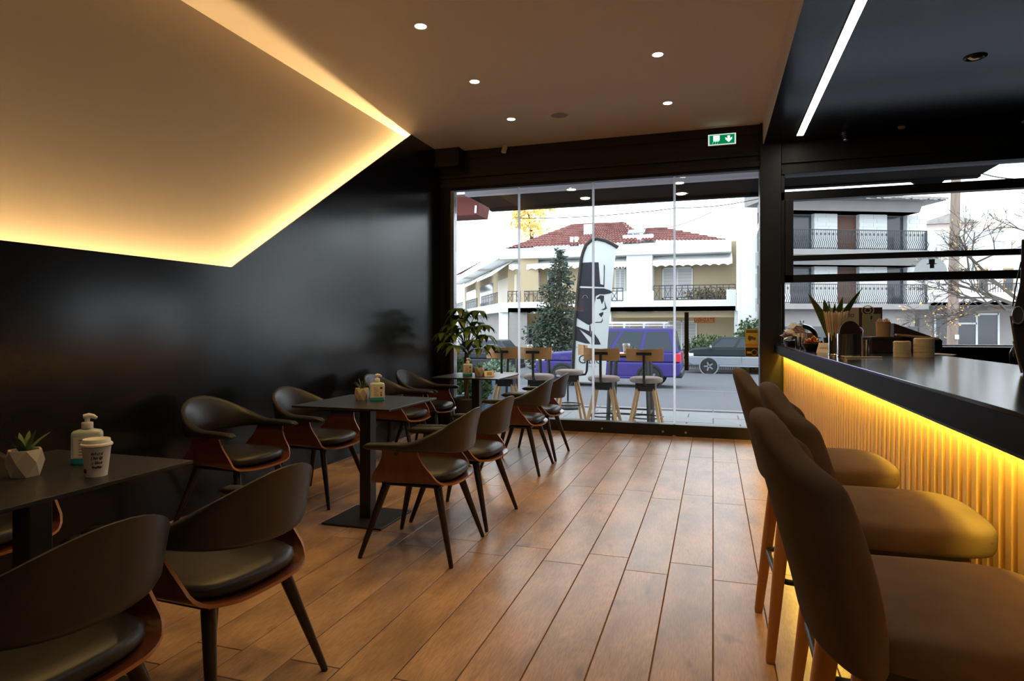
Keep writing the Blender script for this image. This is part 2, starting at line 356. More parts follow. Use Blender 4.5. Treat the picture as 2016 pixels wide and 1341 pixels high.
rg = MB(); cc = (x0 + 0.70 * w_, GY - 0.0088, z0 + 0.15 * h_)
rg.tube([(cc[0] + 0.03 * math.cos(a * PI / 8), cc[1], cc[2] + 0.03 * math.sin(a * PI / 8)) for a in range(16)], 0.004, 4, True)
rg.box(x0 + 0.12 * w_, x0 + 0.45 * w_, GY - 0.0090, GY - 0.0085, z0 + 0.11 * h_, z0 + 0.19 * h_)
rg.build('sticker_ring', mat('sticker_amber', (0.60, 0.36, 0.06), 0.5), st)

# ---------------------------------------------------------------- window_2 : lift-up hatch window over the bar
w2 = MB()
w2.box(0.72, 0.76, YF - 0.02, YF + 0.12, 1.09, 2.97)                      # jamb
w2.box(0.72, 3.3, YF - 0.02, YF + 0.10, 2.68, 2.775)                     # transom
w2.box(0.76, 0.845, YF - 0.045, YF + 0.02, 1.77, 2.68)                    # sash stile
w2.box(0.76, 3.2, YF - 0.045, YF + 0.02, 1.765, 1.85)                    # sash bottom rail
w2.box(0.80, 3.2, YF - 0.03, YF + 0.03, 2.005, 2.065)                    # middle rail
w2.box(3.2, 3.3, YF - 0.045, YF + 0.1, 1.09, 2.97)
w2 = S(w2.build('window_2', M['frame'], bevel=0.004))
MB().box(0.76, 3.2, GY - 0.004, GY + 0.004, 2.775, 2.965).build('pane', M['glass'], w2)
MB().box(0.845, 3.2, YF - 0.012, YF - 0.006, 2.065, 2.68).build('pane', M['glass'], w2)
MB().box(0.845, 3.2, YF - 0.012, YF - 0.006, 1.85, 2.005).build('pane', M['glass'], w2)
MB().box(0.72, 3.3, YF - 0.30, YF + 0.25, 1.045, 1.075).build('hatch_sill', M['counter'], w2, bevel=0.003)
MB().box(0.76, 3.3, YF + 0.16, YF + 0.25, 1.075, 1.088).build('outer_sill', mat('pale_sill', (0.5, 0.48, 0.5), 0.5), w2)

# ================================================================ LED COVES
warm = (1.0, 0.64, 0.26)
ml1 = emat('warm_led_tape', warm, LED_WALL)
s1 = MB().bar((-3.437, YB, 1.532), (-3.437, 3.95, 1.562), 0.016, 0.005)
s1.bar((-3.437, 3.95, 1.562), (-3.437, 7.11, 3.52), 0.016, 0.005)
tag(s1.build('led_strip', ml1), 'warm LED strip hidden behind the top edge of the black wall panel', 'led strip')

# ================================================================ CEILING FITTINGS
def downlight(x, y, z, label, on=True, r=0.042):
    t = thing('recessed_downlight', (x, y, z), 0, label, 'downlight', 'recessed downlights in the pale ceiling')
    MB().lathe([(r, -0.001), (r + 0.004, -0.004), (r + 0.012, -0.003), (r + 0.014, 0.0)], n=28, ring=True).build('trim_ring', M['white'], t, smooth=60)
    MB().lathe([(0.0005, -0.0045), (r, -0.0045), (r, -0.002), (0.0005, -0.002)], n=28).build('lens', M['lampdisc'], t)
    ld = bpy.data.lights.new('downlight_lamp', 'SPOT'); ld.energy = DOWN; ld.color = (1.0, 0.63, 0.20); ld.spot_size = math.radians(105); ld.spot_blend = 0.7; ld.shadow_soft_size = 0.035
    lo = bpy.data.objects.new('downlight_lamp', ld); col.objects.link(lo); lo.parent = t; lo.location = (0, 0, -0.02)
    return t
names = {(-2.106, 4.38): 'bright downlight nearest the camera in the row by the glowing wall panel', (-2.106, 5.52): 'bright downlight in the middle of the row by the glowing wall panel',
         (-2.106, 6.64): 'small bright downlight beside the round speaker, nearest the glass front', (-0.44, 5.43): 'bright downlight over the aisle, the nearer of the two by the beam',
         (-0.44, 6.64): 'bright downlight over the aisle just in front of the exit sign'}
for (x, y), l in names.items(): downlight(x, y, ZC, l)
for x, y, l in ((-2.106, 3.24, 'recessed downlight over the armchairs between near and middle tables'), (-2.106, 2.1, 'recessed downlight over the near table with the paper cup'), (-0.44, 4.2, 'recessed downlight over the aisle beside the middle table'),
                (-0.44, 3.0, 'recessed downlight over the aisle beside the farthest bar stool'), (-0.44, 1.8, 'recessed downlight over the aisle beside the nearest bar stools')):
    downlight(x, y, ZC, l)
sp = thing('ceiling_speaker', (-1.57, 6.66, ZC), 0, 'round flush ceiling speaker between the downlights', 'speaker')
MB().lathe([(0.001, -0.006), (0.085, -0.006), (0.085, 0), (0.001, 0)], n=30).build('grille', mat('speaker_grille', (0.36, 0.31, 0.28), 0.8, bump=(400, 0.5, 0.004)), sp)
MB().lathe([(0.085, -0.004), (0.092, -0.010), (0.105, -0.006), (0.108, 0), (0.085, 0)], n=30, ring=True).build('trim_ring', M['ceiling'], sp, smooth=50)
p = onY(992, 293, YF - 0.10)
mo = thing('motion_sensor', (p.x, YF - 0.05, p.z), 0, 'small white motion sensor above the glass front', 'sensor')
MB().obox(Matrix.Translation((0, -0.03, 0)) @ Matrix.Rotation(0.15, 4, 'Y') @ Matrix.Rotation(-0.25, 4, 'X'), 0.062, 0.045, 0.105).build('sensor_body', M['white'], mo, bevel=0.014, seg=3)
MB().box(-0.015, 0.015, -0.02, 0.05, 0.02, 0.05).build('bracket', M['white'], mo)
# exit sign
a = onY(1394, 287, YF - 0.06); c = onY(1449, 263, YF - 0.06)
ex = thing('exit_sign', ((a.x + c.x) / 2, YF - 0.022, (a.z + c.z) / 2), 0, 'lit green emergency exit sign with running figure and down arrow', 'exit sign')
hw, hh = (c.x - a.x) / 2, 0.062
fr = MB(); fr.box(-hw, hw, -0.05, 0, -hh, hh)
fr.build('housing', M['white'], ex, bevel=0.006)
for nm, bb in (('border', (-hw, -hw + 0.016, -hh, hh)), ('border', (hw - 0.016, hw, -hh, hh)), ('border', (-hw, hw, -hh, -hh + 0.011)), ('border', (-hw, hw, hh - 0.011, hh))):
    MB().box(bb[0], bb[1], -0.056, -0.05, bb[2], bb[3]).build(nm, emat('exit_sign_rim', (0.9, 1.0, 0.9), 0.75), ex)
MB().box(-hw + 0.016, hw - 0.016, -0.053, -0.05, -hh + 0.011, hh - 0.011).build('sign_face', M['green'], ex)
ar = MB(); ox = hw * 0.48
ar.prism([(ox - 0.014, -0.055, 0.038), (ox + 0.014, -0.055, 0.038), (ox + 0.014, -0.055, 0.004), (ox + 0.036, -0.055, 0.022), (ox + 0.036, -0.055, -0.002), (ox, -0.055, -0.038), (ox - 0.036, -0.055, -0.002), (ox - 0.036, -0.055, 0.022), (ox - 0.014, -0.055, 0.004)], (0, 0.0015, 0))
ar.build('arrow', M['greenwhite'], ex)
rm = MB(); ox = -hw * 0.40
rm.box(ox - 0.034, ox + 0.036, -0.0545, -0.053, -0.012, 0.046)
rm.build('doorway_symbol', M['greenwhite'], ex)
mn = MB()
for q in (((0.008, 0.034), (0.0, 0.012)), ((0.0, 0.012), (-0.024, -0.004)), ((0.0, 0.012), (0.02, -0.01)), ((0.006, 0.03), (0.024, 0.018)), ((0.006, 0.03), (-0.014, 0.024))):
    mn.bar((ox + q[0][0], -0.0555, q[0][1]), (ox + q[1][0], -0.0555, q[1][1]), 0.006, 0.001)
mn.build('running_figure', M['green'], ex)
lg = MB()
for q in (((-0.03, -0.016), (-0.042, -0.044)), ((-0.005, -0.014), (-0.012, -0.046)), ((0.02, -0.012), (0.012, -0.044)), ((-0.03, -0.02), (0.028, -0.02))):
    lg.bar((ox + q[0][0], -0.0548, q[0][1]), (ox + q[1][0], -0.0548, q[1][1]), 0.016, 0.001)
lg.build('figure_legs', M['greenwhite'], ex)
# linear light in the dark ceiling
ll = thing('linear_ceiling_light', (0.88, 7.37, ZD), 0, 'long white linear LED light in the dark glossy ceiling', 'ceiling light')
MB().box(-0.036, 0.036, -9.5, 0, -0.010, 0.0).build('housing', M['black'], ll)
MB().box(-0.032, 0.032, -9.48, -0.004, -0.014, -0.009).build('diffuser', emat('linear_diffuser', (1.0, 0.93, 0.82), LED_LINE), ll)
p = onZ(1665, 262, ZD)
dc = thing('dome_camera', (p.x, min(p.y, YF - 0.12), ZD), 0, 'black dome security camera under the dark ceiling', 'camera')
MB().lathe([(0.001, -0.03), (0.055, -0.03), (0.058, 0), (0.001, 0)], n=24).build('base', M['blackplastic'], dc, smooth=40)
MB().sphere((0, 0, -0.032), 0.043).build('lens_ball', M['blackplastic'], dc, smooth=60)
MB().lathe([(0.018, -0.079), (0.026, -0.079), (0.026, -0.068), (0.018, -0.068)], n=20, ring=True).build('lens_ring', M['alu'], dc)
p = onZ(1920, 112, ZD)
ds = thing('dark_spotlight', (p.x, p.y, ZD), 0, 'small unlit round spotlight in the dark ceiling, upper right', 'spotlight')
MB().lathe([(0.05, -0.004), (0.06, -0.012), (0.075, -0.006), (0.078, 0), (0.05, 0)], n=26, ring=True).build('trim_ring', M['blackplastic'], ds, smooth=50)
MB().lathe([(0.001, -0.018), (0.022, -0.02), (0.048, -0.004), (0.048, 0), (0.001, 0)], n=26).build('reflector', mat('bronze_reflector', (0.5, 0.3, 0.1), 0.2, 1.0), ds, smooth=50)
for px, py, l in ((1775, 250, 'small round sensor in the dark ceiling near the window'), (1999, 252, 'tiny white ceiling fitting at the right edge above the hatch window')):
    p = onZ(px, py, ZD); t = thing('ceiling_sensor', (p.x, min(p.y, YF - 0.1), ZD), 0, l, 'sensor', 'small sensors in the dark ceiling')
    MB().lathe([(0.001, -0.02), (0.02, -0.02), (0.035, -0.008), (0.036, 0), (0.001, 0)], n=20).build('sensor_body', M['kraft'] if px < 1900 else M['alu'], t, smooth=50)
    MB().lathe([(0.001, -0.026), (0.012, -0.024), (0.014, -0.018), (0.001, -0.018)], n=16).build('lens', M['blackplastic'], t, smooth=50)

# ================================================================ BAR
XBF = 0.645; ZB = 1.09; XBB = 1.44
bar = thing('bar_counter', (0, 0, 0), 0, 'long dark bar counter with glowing vertical pine slats along its front', 'bar counter')
MB().box(XBF, XBB, 0.2, YF - 0.07, ZB - 0.012, ZB).build('countertop', M['countertop'], bar, bevel=0.0015, seg=1)
MB().box(XBF + 0.001, XBF + 0.022, 0.2, YF - 0.07, ZB - 0.094, ZB - 0.012).build('fascia', M['counter'], bar)
MB().box(XBF + 0.022, XBB - 0.01, 0.2, YF - 0.07, ZB - 0.06, ZB - 0.012).build('counter_core', M['black'], bar)
MB().box(XBF - 0.004, XBF + 0.012, YF - 0.11, YF - 0.068, ZB - 0.105, ZB - 0.005).build('end_cap', M['frame'], bar)
MB().box(0.80, 0.82, 0.2, YF - 0.07, 0.0, ZB - 0.06).build('slat_backing', M['slatback'], bar)
MB().box(XBB - 0.05, XBB - 0.02, 0.2, YF - 0.07, 0.0, ZB - 0.06).build('rear_panel', M['black'], bar)
MB().box(0.76, 0.80, 0.2, YF - 0.07, 0.0, 0.06).build('plinth', M['black'], bar)
sm = None; y = YF - 0.09; k = 0
while y > 0.3:
    if sm is None:
        o = MB().box(-0.036, 0.024, -0.021, 0.021, 0.0, 0.965).build('slat', M['slat'], bar, bevel=0.003, seg=1); sm = o.data
        o.location = (0.776, y, 0.062)
    else:
        o2 = o.copy(); col.objects.link(o2); o2.location = (0.776 + random.uniform(-0.001, 0.001), y, 0.062)
    y -= 0.0755; k += 1
MB().box(0.699, 0.705, 0.2, YF - 0.08, ZB - 0.126, ZB - 0.06).build('led_shield', M['black'], bar)  # black strip added to keep the LED light off the stool seats
MB().bar((0.722, 0.2, ZB - 0.084), (0.722, YF - 0.08, ZB - 0.084), 0.010, 0.006).build('led_tape', emat('amber_led_tape', (1.0, 0.66, 0.07), LED_BAR), bar)
# ================================================================ CHAIRS (bentwood armchair, +Y is the way it faces)
def smoothstep(a, b, x):
    t = max(0, min(1, (x - a) / (b - a))); return t * t * (3 - 2 * t)
def make_chair():
    t = thing('bentwood_armchair', (0, 0, 0), 0, '', 'chair', 'bentwood armchairs along the black wall')
    # --- plywood shell: U section across x, trimmed front and back
    NU, NV = 44, 12
    def sect(u):                                   # u in [-1,1] -> x, z, height fraction
        s = abs(u); sg = 1 if u >= 0 else -1
        if s < 0.42: return sg * 0.205 * s / 0.42, 0.420 - 0.012 * (1 - (s / 0.42) ** 2), 0.0
        if s < 0.62:
            a = (s - 0.42) / 0.20 * PI / 2
            return sg * (0.205 + 0.062 * math.sin(a)), 0.420 + 0.062 * (1 - math.cos(a)), 0.12 * (s - 0.42) / 0.20
        w = (s - 0.62) / 0.38
        return sg * (0.267 + 0.022 * w ** 1.5), 0.482 + 0.135 * w, 0.12 + 0.88 * w
    outer = []; inner = []
    for i in range(NU + 1):
        u = -1 + 2 * i / NU; x, z, w = sect(u)
        e = 1e-3; x2, z2, _ = sect(min(1, u + e)); x1, z1, _ = sect(max(-1, u - e))
        tx, tz = x2 - x1, z2 - z1; L = math.hypot(tx, tz); nx, nz = -tz / L, tx / L      # inward normal (up at the seat)
        r = 1 - 0.05 * min(1, abs(u) / 0.5) ** 3
        yf = 0.262 * r; yb = -0.255 * r
        k = smoothstep(0.26, 0.96, abs(u))
        yf = yf * (1 - k) + 0.125 * k; yb = yb * (1 - k) - 0.085 * k
        ro = []; ri = []
        for j in range(NV + 1):
            y = yb + (yf - yb) * j / NV
            dz = 0.012 * (j / NV) ** 3 if w < 0.1 else 0
            ro.append(Vector((x, y, z - dz))); ri.append(Vector((x + nx * 0.012, y, z + nz * 0.012 - dz)))
        outer.append(ro); inner.append(ri)
    b = MB(); vs = [p for r in outer for p in r] + [p for r in inner for p in r]; n = NV + 1; off = (NU + 1) * n; fs = []; ms = []
    for i in range(NU):
        for j in range(NV):
            a = i * n + j; fs.append((a, a + n, a + n + 1, a + 1)); ms.append(0); fs.append((off + a, off + a + 1, off + a + n + 1, off + a + n)); ms.append(0)
        for j in (0, NV):
            a = i * n + j; fs.append((a, a + n, off + a + n, off + a)); ms.append(1)
    for i in (0, NU):
        for j in range(NV): a = i * n + j; fs.append((a, a + 1, off + a + 1, off + a)); ms.append(1)
    b.v = [tuple(v) for v in vs]; b.f = [list(f) for f in fs]; b.m = ms
    b.build('plywood_shell', [M['walnut'], M['plyedge']], t, smooth=40)
    # --- seat cushion
    rings = []
    for (sc, z) in ((0.80, 0.424), (0.93, 0.428), (1.0, 0.447), (0.99, 0.468), (0.93, 0.480), (0.72, 0.487), (0.35, 0.489), (0.04, 0.489)):
        rg = []
        for j in range(36):
            a = 2 * PI * j / 36; c, s = math.cos(a), math.sin(a)
            q = (abs(c) ** 3.2 + abs(s) ** 3.2) ** (-1 / 3.2)
            rg.append((0.238 * sc * q * c, 0.004 + 0.242 * sc * q * s, z))
        rings.append(rg)
    MB().loft(rings).build('seat_cushion', M['leather'], t, smooth=180)
    # --- wrapped backrest and arm pads
    path = []
    for i in range(10): path.append((-0.292 + 0.006 * i / 9, 0.235 - 0.235 * i / 9))
    for i in range(1, 26):
        a = PI + PI * i / 26
        c, s = math.cos(a), math.sin(a); q = (abs(c) ** 2.35 + abs(s) ** 2.35) ** (-1 / 2.35)
        path.append((0.286 * q * c, 0.275 * q * s))
    for i in range(10): path.append((0.286 + 0.006 * i / 9, 0.235 * i / 9))
    L = [0]
    for a, c in zip(path, path[1:]): L.append(L[-1] + math.hypot(c[0] - a[0], c[1] - a[1]))
    rings = []; N = len(path)
    for i, (x, y) in enumerate(path):
        s = abs(2 * L[i] / L[-1] - 1)                    # 0 back .. 1 arm tip
        pa = path[max(0, i - 1)]; pb = path[min(N - 1, i + 1)]; tx, ty = pb[0] - pa[0], pb[1] - pa[1]; l = math.hypot(tx, ty)
        ox, oy = ty / l, -tx / l
        if x * ox + (y - 0.0) * oy < 0 and abs(s) < 0.6: ox, oy = -ox, -oy
        if s >= 0.6: ox, oy = (1 if x > 0 else -1), 0
        k = smoothstep(0.02, 0.68, s)
        top = 0.822 * (1 - k) + 0.652 * k - 0.010 * s ** 6
        bot = 0.580 * (1 - k) + 0.608 * k
        th = 0.032 * (1 - k) + 0.062 * k
        lean = 0.050 * (1 - k) + 0.0 * k
        tip = 1.0
        if s > 0.95: tip = max(0.25, 1 - ((s - 0.95) / 0.05) ** 2 * 0.75)
        zc = (top + bot) / 2; hh = (top - bot) / 2 * tip; th *= (0.5 + 0.5 * tip)
        ring = []
        for j in range(16):
            a = 2 * PI * j / 16; c, sn = math.cos(a), math.sin(a); q = (abs(c) ** 3.5 + abs(sn) ** 3.5) ** (-1 / 3.5)
            zz = zc + hh * q * sn; f = (zz - bot) / max(1e-6, top - bot)
            off = th / 2 * q * c * (1 - 0.25 * f * (1 - k)) + lean * f * f - 0.012 * k
            ring.append((x + ox * off, y + oy * off, zz))
        rings.append(ring)
    MB().loft(rings).build('backrest', M['leather'], t, smooth=60)
    # --- legs
    for sx in (-1, 1):
        for sy in (-1, 1):
            MB().tube([(sx * 0.165, sy * 0.150, 0.408), (sx * 0.172, sy * 0.158, 0.385), (sx * 0.262, sy * 0.268, 0.012), (sx * 0.264, sy * 0.270, 0.0)], [0.023, 0.0235, 0.0125, 0.0115], 12).build('leg', M['legdark'], t, smooth=50)
    MB().box(-0.19, 0.19, -0.175, 0.175, 0.394, 0.407).build('seat_base', M['legdark'], t, bevel=0.004)
    for sx in (-1, 1): MB().cyl((sx * 0.30, 0.03, 0.60), (sx * 0.312, 0.03, 0.60), 0.008, n=10).build('bolt', M['black'], t, smooth=40)
    return t
chair = make_chair()
R90 = PI / 2
chairs = [  # x, y, rot, label
 (-1.60, 3.375, R90 + 0.03, 'armchair on the aisle at the middle table, its whole side showing'),
 (-1.60, 4.02, R90 - 0.06, 'armchair on the aisle tucked behind the nearer one at the middle table'),
 (-1.69, 5.51, R90 + 0.02, 'armchair on the aisle at the far table, the nearer of the two'),
 (-1.69, 6.16, R90 - 0.02, 'armchair on the aisle nearest the glass front'),
 (-1.66, 1.80, R90 - 0.05, 'large armchair seen from behind at the near table, two legs in view'),
 (-1.66, 1.16, R90 - 0.03, 'armchair in the bottom left corner, cut off by the frame'),
 (-2.92, 3.38, -R90 - 0.04, 'armchair against the black wall between the near and middle tables'),
 (-2.82, 4.12, -R90 - 0.02, 'armchair against the black wall just left of the middle table'),
 (-2.86, 5.48, -R90 + 0.03, 'armchair against the black wall behind the middle table and its hand gel'),
 (-2.86, 6.12, -R90 + 0.0, 'armchair against the black wall at the far table by the potted tree'),
 (-2.88, 1.78, -R90, 'armchair at the left edge mostly hidden under the near table'),
]
for i, (x, y, r, l) in enumerate(chairs):
    o = chair if i == 0 else copy_tree(chair)
    o.location = (x, y, 0); o.rotation_euler = (0, 0, r); o['label'] = 'dark ' + l

# ================================================================ CAFE TABLES
ZT = 0.78
def make_table():
    t = thing('cafe_table', (0, 0, 0), 0, '', 'table', 'square black cafe tables')
    MB().box(-0.345, 0.345, -0.345, 0.345, ZT - 0.013, ZT).build('tabletop', M['tabletop'], t, bevel=0.002, seg=2)
    MB().box(-0.17, 0.17, -0.17, 0.17, ZT - 0.024, ZT - 0.013).build('mounting_plate', M['black'], t)
    MB().box(-0.04, 0.04, -0.04, 0.04, 0.012, ZT - 0.024).build('column', M['black'], t, bevel=0.004)
    MB().box(-0.215, 0.215, -0.215, 0.215, 0.0, 0.012).build('base_plate', M['black'], t, bevel=0.003)
    return t
tb = make_table()
for i, (x, y, l) in enumerate(((-2.20, 3.77, 'square black pedestal table in the middle with a small plant and hand gel'), (-2.20, 1.57, 'square black table at the left edge with the paper cup on it'),
                            (-2.30, 6.09, 'square black pedestal table by the glass front reflecting daylight'))):
    o = tb if i == 0 else copy_tree(tb); o.location = (x, y, 0); o['label'] = l
tg = MB().box(-0.014, 0.014, -0.002, 0.0, -0.012, 0.012).build('tag', M['kraft'], bpy.data.objects['cafe_table.001']); tg.location = (0.02, -0.172, ZT - 0.028)

# --- hand gel bottles
def gel_bottle(x, y, z, rz, label, s=1.0):
    t = thing('hand_gel_bottle', (x, y, z), rz, label, 'bottle', 'hand gel pump bottles on the tables'); t.scale = (s, s, s)
    def ring(sc, zz, ex=3.0):
        o = []
        for j in range(28):
            a = 2 * PI * j / 28; c, sn = math.cos(a), math.sin(a); q = (abs(c) ** ex + abs(sn) ** ex) ** (-1 / ex)
            o.append((0.050 * sc * q * c, 0.032 * sc * q * sn, zz))
        return o
    MB().loft([ring(1.0, 0.022), ring(1.0, 0.10), ring(0.98, 0.112), ring(0.86, 0.119), ring(0.5, 0.124), ring(0.34, 0.127, 2), ring(0.34, 0.13, 2)]).build('bottle_body', M['bottle'], t, smooth=60)
    MB().loft([ring(0.93, 0.0), ring(0.985, 0.004), ring(1.0, 0.010), ring(1.0, 0.0219)]).build('blue_gel', M['gel'], t, smooth=60)
    MB().lathe([(0.0185, 0.127), (0.019, 0.129), (0.019, 0.146), (0.0175, 0.149), (0.009, 0.150)], n=20).build('pump_collar', M['white'], t, smooth=50)
    MB().lathe([(0.0085, 0.149), (0.0085, 0.163), (0.012, 0.170), (0.0005, 0.172)], n=16).build('pump_stem', M['white'], t, smooth=50)
    MB().tube([(-0.012, 0, 0.170), (0.004, 0, 0.1725), (0.018, 0, 0.170), (0.030, 0, 0.162)], [0.008, 0.010, 0.008, 0.005], 10).build('pump_nozzle', M['white'], t, smooth=60)
    lb = MB().box(-0.038, 0.038, -0.0335, -0.0325, 0.026, 0.100).build('label_print', M['labelbeige'], t)
    for k in range(6):
        MB().box(-0.022, 0.012 - 0.006 * (k % 3), -0.0341, -0.0335, 0.034 + k * 0.0105, 0.0375 + k * 0.0105).build('text_line', mat('label_text', (0.28, 0.17, 0.12), 0.6) if k == 0 else bpy.data.materials['label_text'], lb)
    MB().box(0.018, 0.034, -0.0341, -0.0335, 0.080, 0.094).build('label_logo', M['inkpurple'], lb)
    MB().box(0.019, 0.031, -0.0341, -0.0335, 0.052, 0.062).build('label_picture', M['inkred'], lb)
    MB().box(0.020, 0.030, -0.0341, -0.0335, 0.032, 0.048).build('label_picture', M['leaf'], lb)
    return t
gel_bottle(-2.165, 3.83, ZT, 0.55, 'hand gel pump bottle with printed label on the middle table', 1.0)
gel_bottle(-2.19, 1.76, ZT, 0.75, 'hand gel pump bottle behind the paper cup on the near table', 1.0)
gel_bottle(-2.38, 6.04, ZT, 0.35, 'hand gel pump bottle on the far table by the window', 1.0)
# --- faceted pots
def succulent(x, y, z, rz, label, kind, s=1.0):
    t = thing('potted_succulent', (x, y, z), rz, label, 'potted plant', 'small potted succulents on the tables'); t.scale = (s, s, s)
    def poly(r, zz, ph): return [(r * math.cos(2 * PI * j / 6 + ph), r * math.sin(2 * PI * j / 6 + ph), zz) for j in range(6)]
    b = MB(); A = poly(0.044, 0, 0); B = poly(0.055, 0.048, PI / 6); C = poly(0.051, 0.088, 0)
    vs = A + B + C + poly(0.043, 0.088, 0) + poly(0.040, 0.076, 0); fs = [tuple(range(5, -1, -1))]
    for j in range(6):
        k = (j + 1) % 6
        fs += [(j, k, 6 + j), (k, 6 + k, 6 + j), (6 + j, 12 + k, 12 + j), (6 + j, 6 + k, 12 + k), (12 + j, 12 + k, 18 + k, 18 + j), (18 + j, 18 + k, 24 + k, 24 + j)]
    fs.append(tuple(range(24, 30)))
    b.add(vs, fs); b.build('faceted_pot', M['ceramic'], t)
    MB().lathe([(0.001, 0.078), (0.036, 0.078), (0.036, 0.074), (0.001, 0.074)], n=12).build('soil', M['soil'], t)
    n = 15 if kind == 'grass' else 9
    for k in range(n):
        a = 2.4 * k; sp = 0.35 + 0.5 * (k % 5) / 4 if kind == 'grass' else 0.25 + 0.65 * (k % 4) / 3
        L = random.uniform(0.065, 0.10) if kind == 'grass' else random.uniform(0.06, 0.085); w = 0.0035 if kind == 'grass' else 0.012
        d = Vector((math.cos(a), math.sin(a), 0)); sd = Vector((-d.y, d.x, 0)); rings = []
        for q in range(6):
            f = q / 5; pos = d * (0.010 + L * sp * f ** 1.3) + Vector((0, 0, 0.076 + L * (f - 0.25 * sp * f * f)))
            ww = w * (1 - f) ** 0.6 * (0.8 + 0.5 * f) + 0.0004; th = ww * 0.35
            nn = (Vector((0, 0, 1)) - d * 0.6).normalized()
            rings.append([pos + sd * ww, pos - nn * th, pos - sd * ww, pos + nn * th * 0.2])
        MB().loft(rings).build('leaf', M['leaf'], t, smooth=70)
    return t
succulent(-2.28, 3.83, ZT, 0.2, 'small grassy succulent in a faceted pot on the middle table', 'grass', 0.92)
succulent(-2.20, 1.545, ZT, 0.5, 'agave-like succulent in a pale faceted pot on the near table', 'agave', 1.0)
succulent(-2.245, 6.02, ZT, 0.3, 'succulent in a faceted pot on the far table by the window', 'grass', 1.0)
# --- paper cup
def scribble(t, R0, R1, z0, z1, a0, mtl, rows):
    """hand lettering as short strokes on the cup wall"""
    b = MB()
    def P(a, z): r = R0 + (R1 - R0) * z / 0.105 + 0.0006; return Vector((r * math.cos(a), r * math.sin(a), z))
    rr = random.Random(3)
    for k in range(rows):
        zc = z1 - (z1 - z0) * (k + 0.5) / rows; h = (z1 - z0) / rows * 0.42; a = a0 - 0.42; n = 9 + (k % 2)
        pts = []
        for q in range(n * 2):
            pts.append(P(a + 0.84 * q / (n * 2 - 1) + 0.02 * math.sin(q * 2.3), zc + h * (rr.uniform(0.3, 1.0) if q % 2 else -rr.uniform(0.4, 1.0))))
        for p0, p1 in zip(pts, pts[1:]):
            if rr.random() < 0.85: b.bar(p0, p1, 0.0016, 0.0008)
    return b.build('lettering', mtl, t)
def cup(x, y, z, rz, label, group=None, s=1.0):
    t = thing('paper_cup', (x, y, z), rz, label, 'cup', group); t.scale = (s, s, s)
    MB().lathe([(0.001, 0.004), (0.030, 0.004), (0.0305, 0.0), (0.032, 0.0), (0.032, 0.003), (0.0435, 0.105), (0.0445, 0.1065), (0.0425, 0.107), (0.001, 0.10)], n=32).build('cup_body', M['paperwhite'], t, smooth=50)
    MB().lathe([(0.0455, 0.100), (0.048, 0.102), (0.048, 0.107), (0.0455, 0.110), (0.042, 0.111), (0.0405, 0.122), (0.039, 0.124), (0.036, 0.1215), (0.001, 0.119)], n=32).build('lid', M['white'], t, smooth=40)
    scribble(t, 0.0325, 0.0435, 0.026, 0.086, -0.9, M['ink'], 4)
    b = MB(); a = -2.1; r = 0.0345
    for da in (-0.11, 0.11): b.bar((r * math.cos(a + da), r * math.sin(a + da), 0.014), ((r + 0.001) * math.cos(a + da), (r + 0.001) * math.sin(a + da), 0.027), 0.008, 0.0015)
    b.build('seam_mark', M['ink'], t)
    return t
cup(-1.975, 1.62, ZT, 0.25, 'takeaway paper cup with handwritten lettering and a lid on the near table')
p = onZ(963, 741, ZT)
t = thing('table_tent_card', (p.x, p.y, ZT), 0.5, 'small printed tent card beside the plant on the far table', 'card')
MB().prism([(-0.05, -0.03, 0), (-0.05, 0.03, 0), (-0.05, 0.0, 0.055)], (0.10, 0, 0)).build('card', M['paperwhite'], t)
MB().obox(Matrix.Translation((0.0, -0.017, 0.027)) @ Matrix.Rotation(-0.5, 4, 'X'), 0.05, 0.001, 0.035).build('printed_mark', M['kraft'], t)

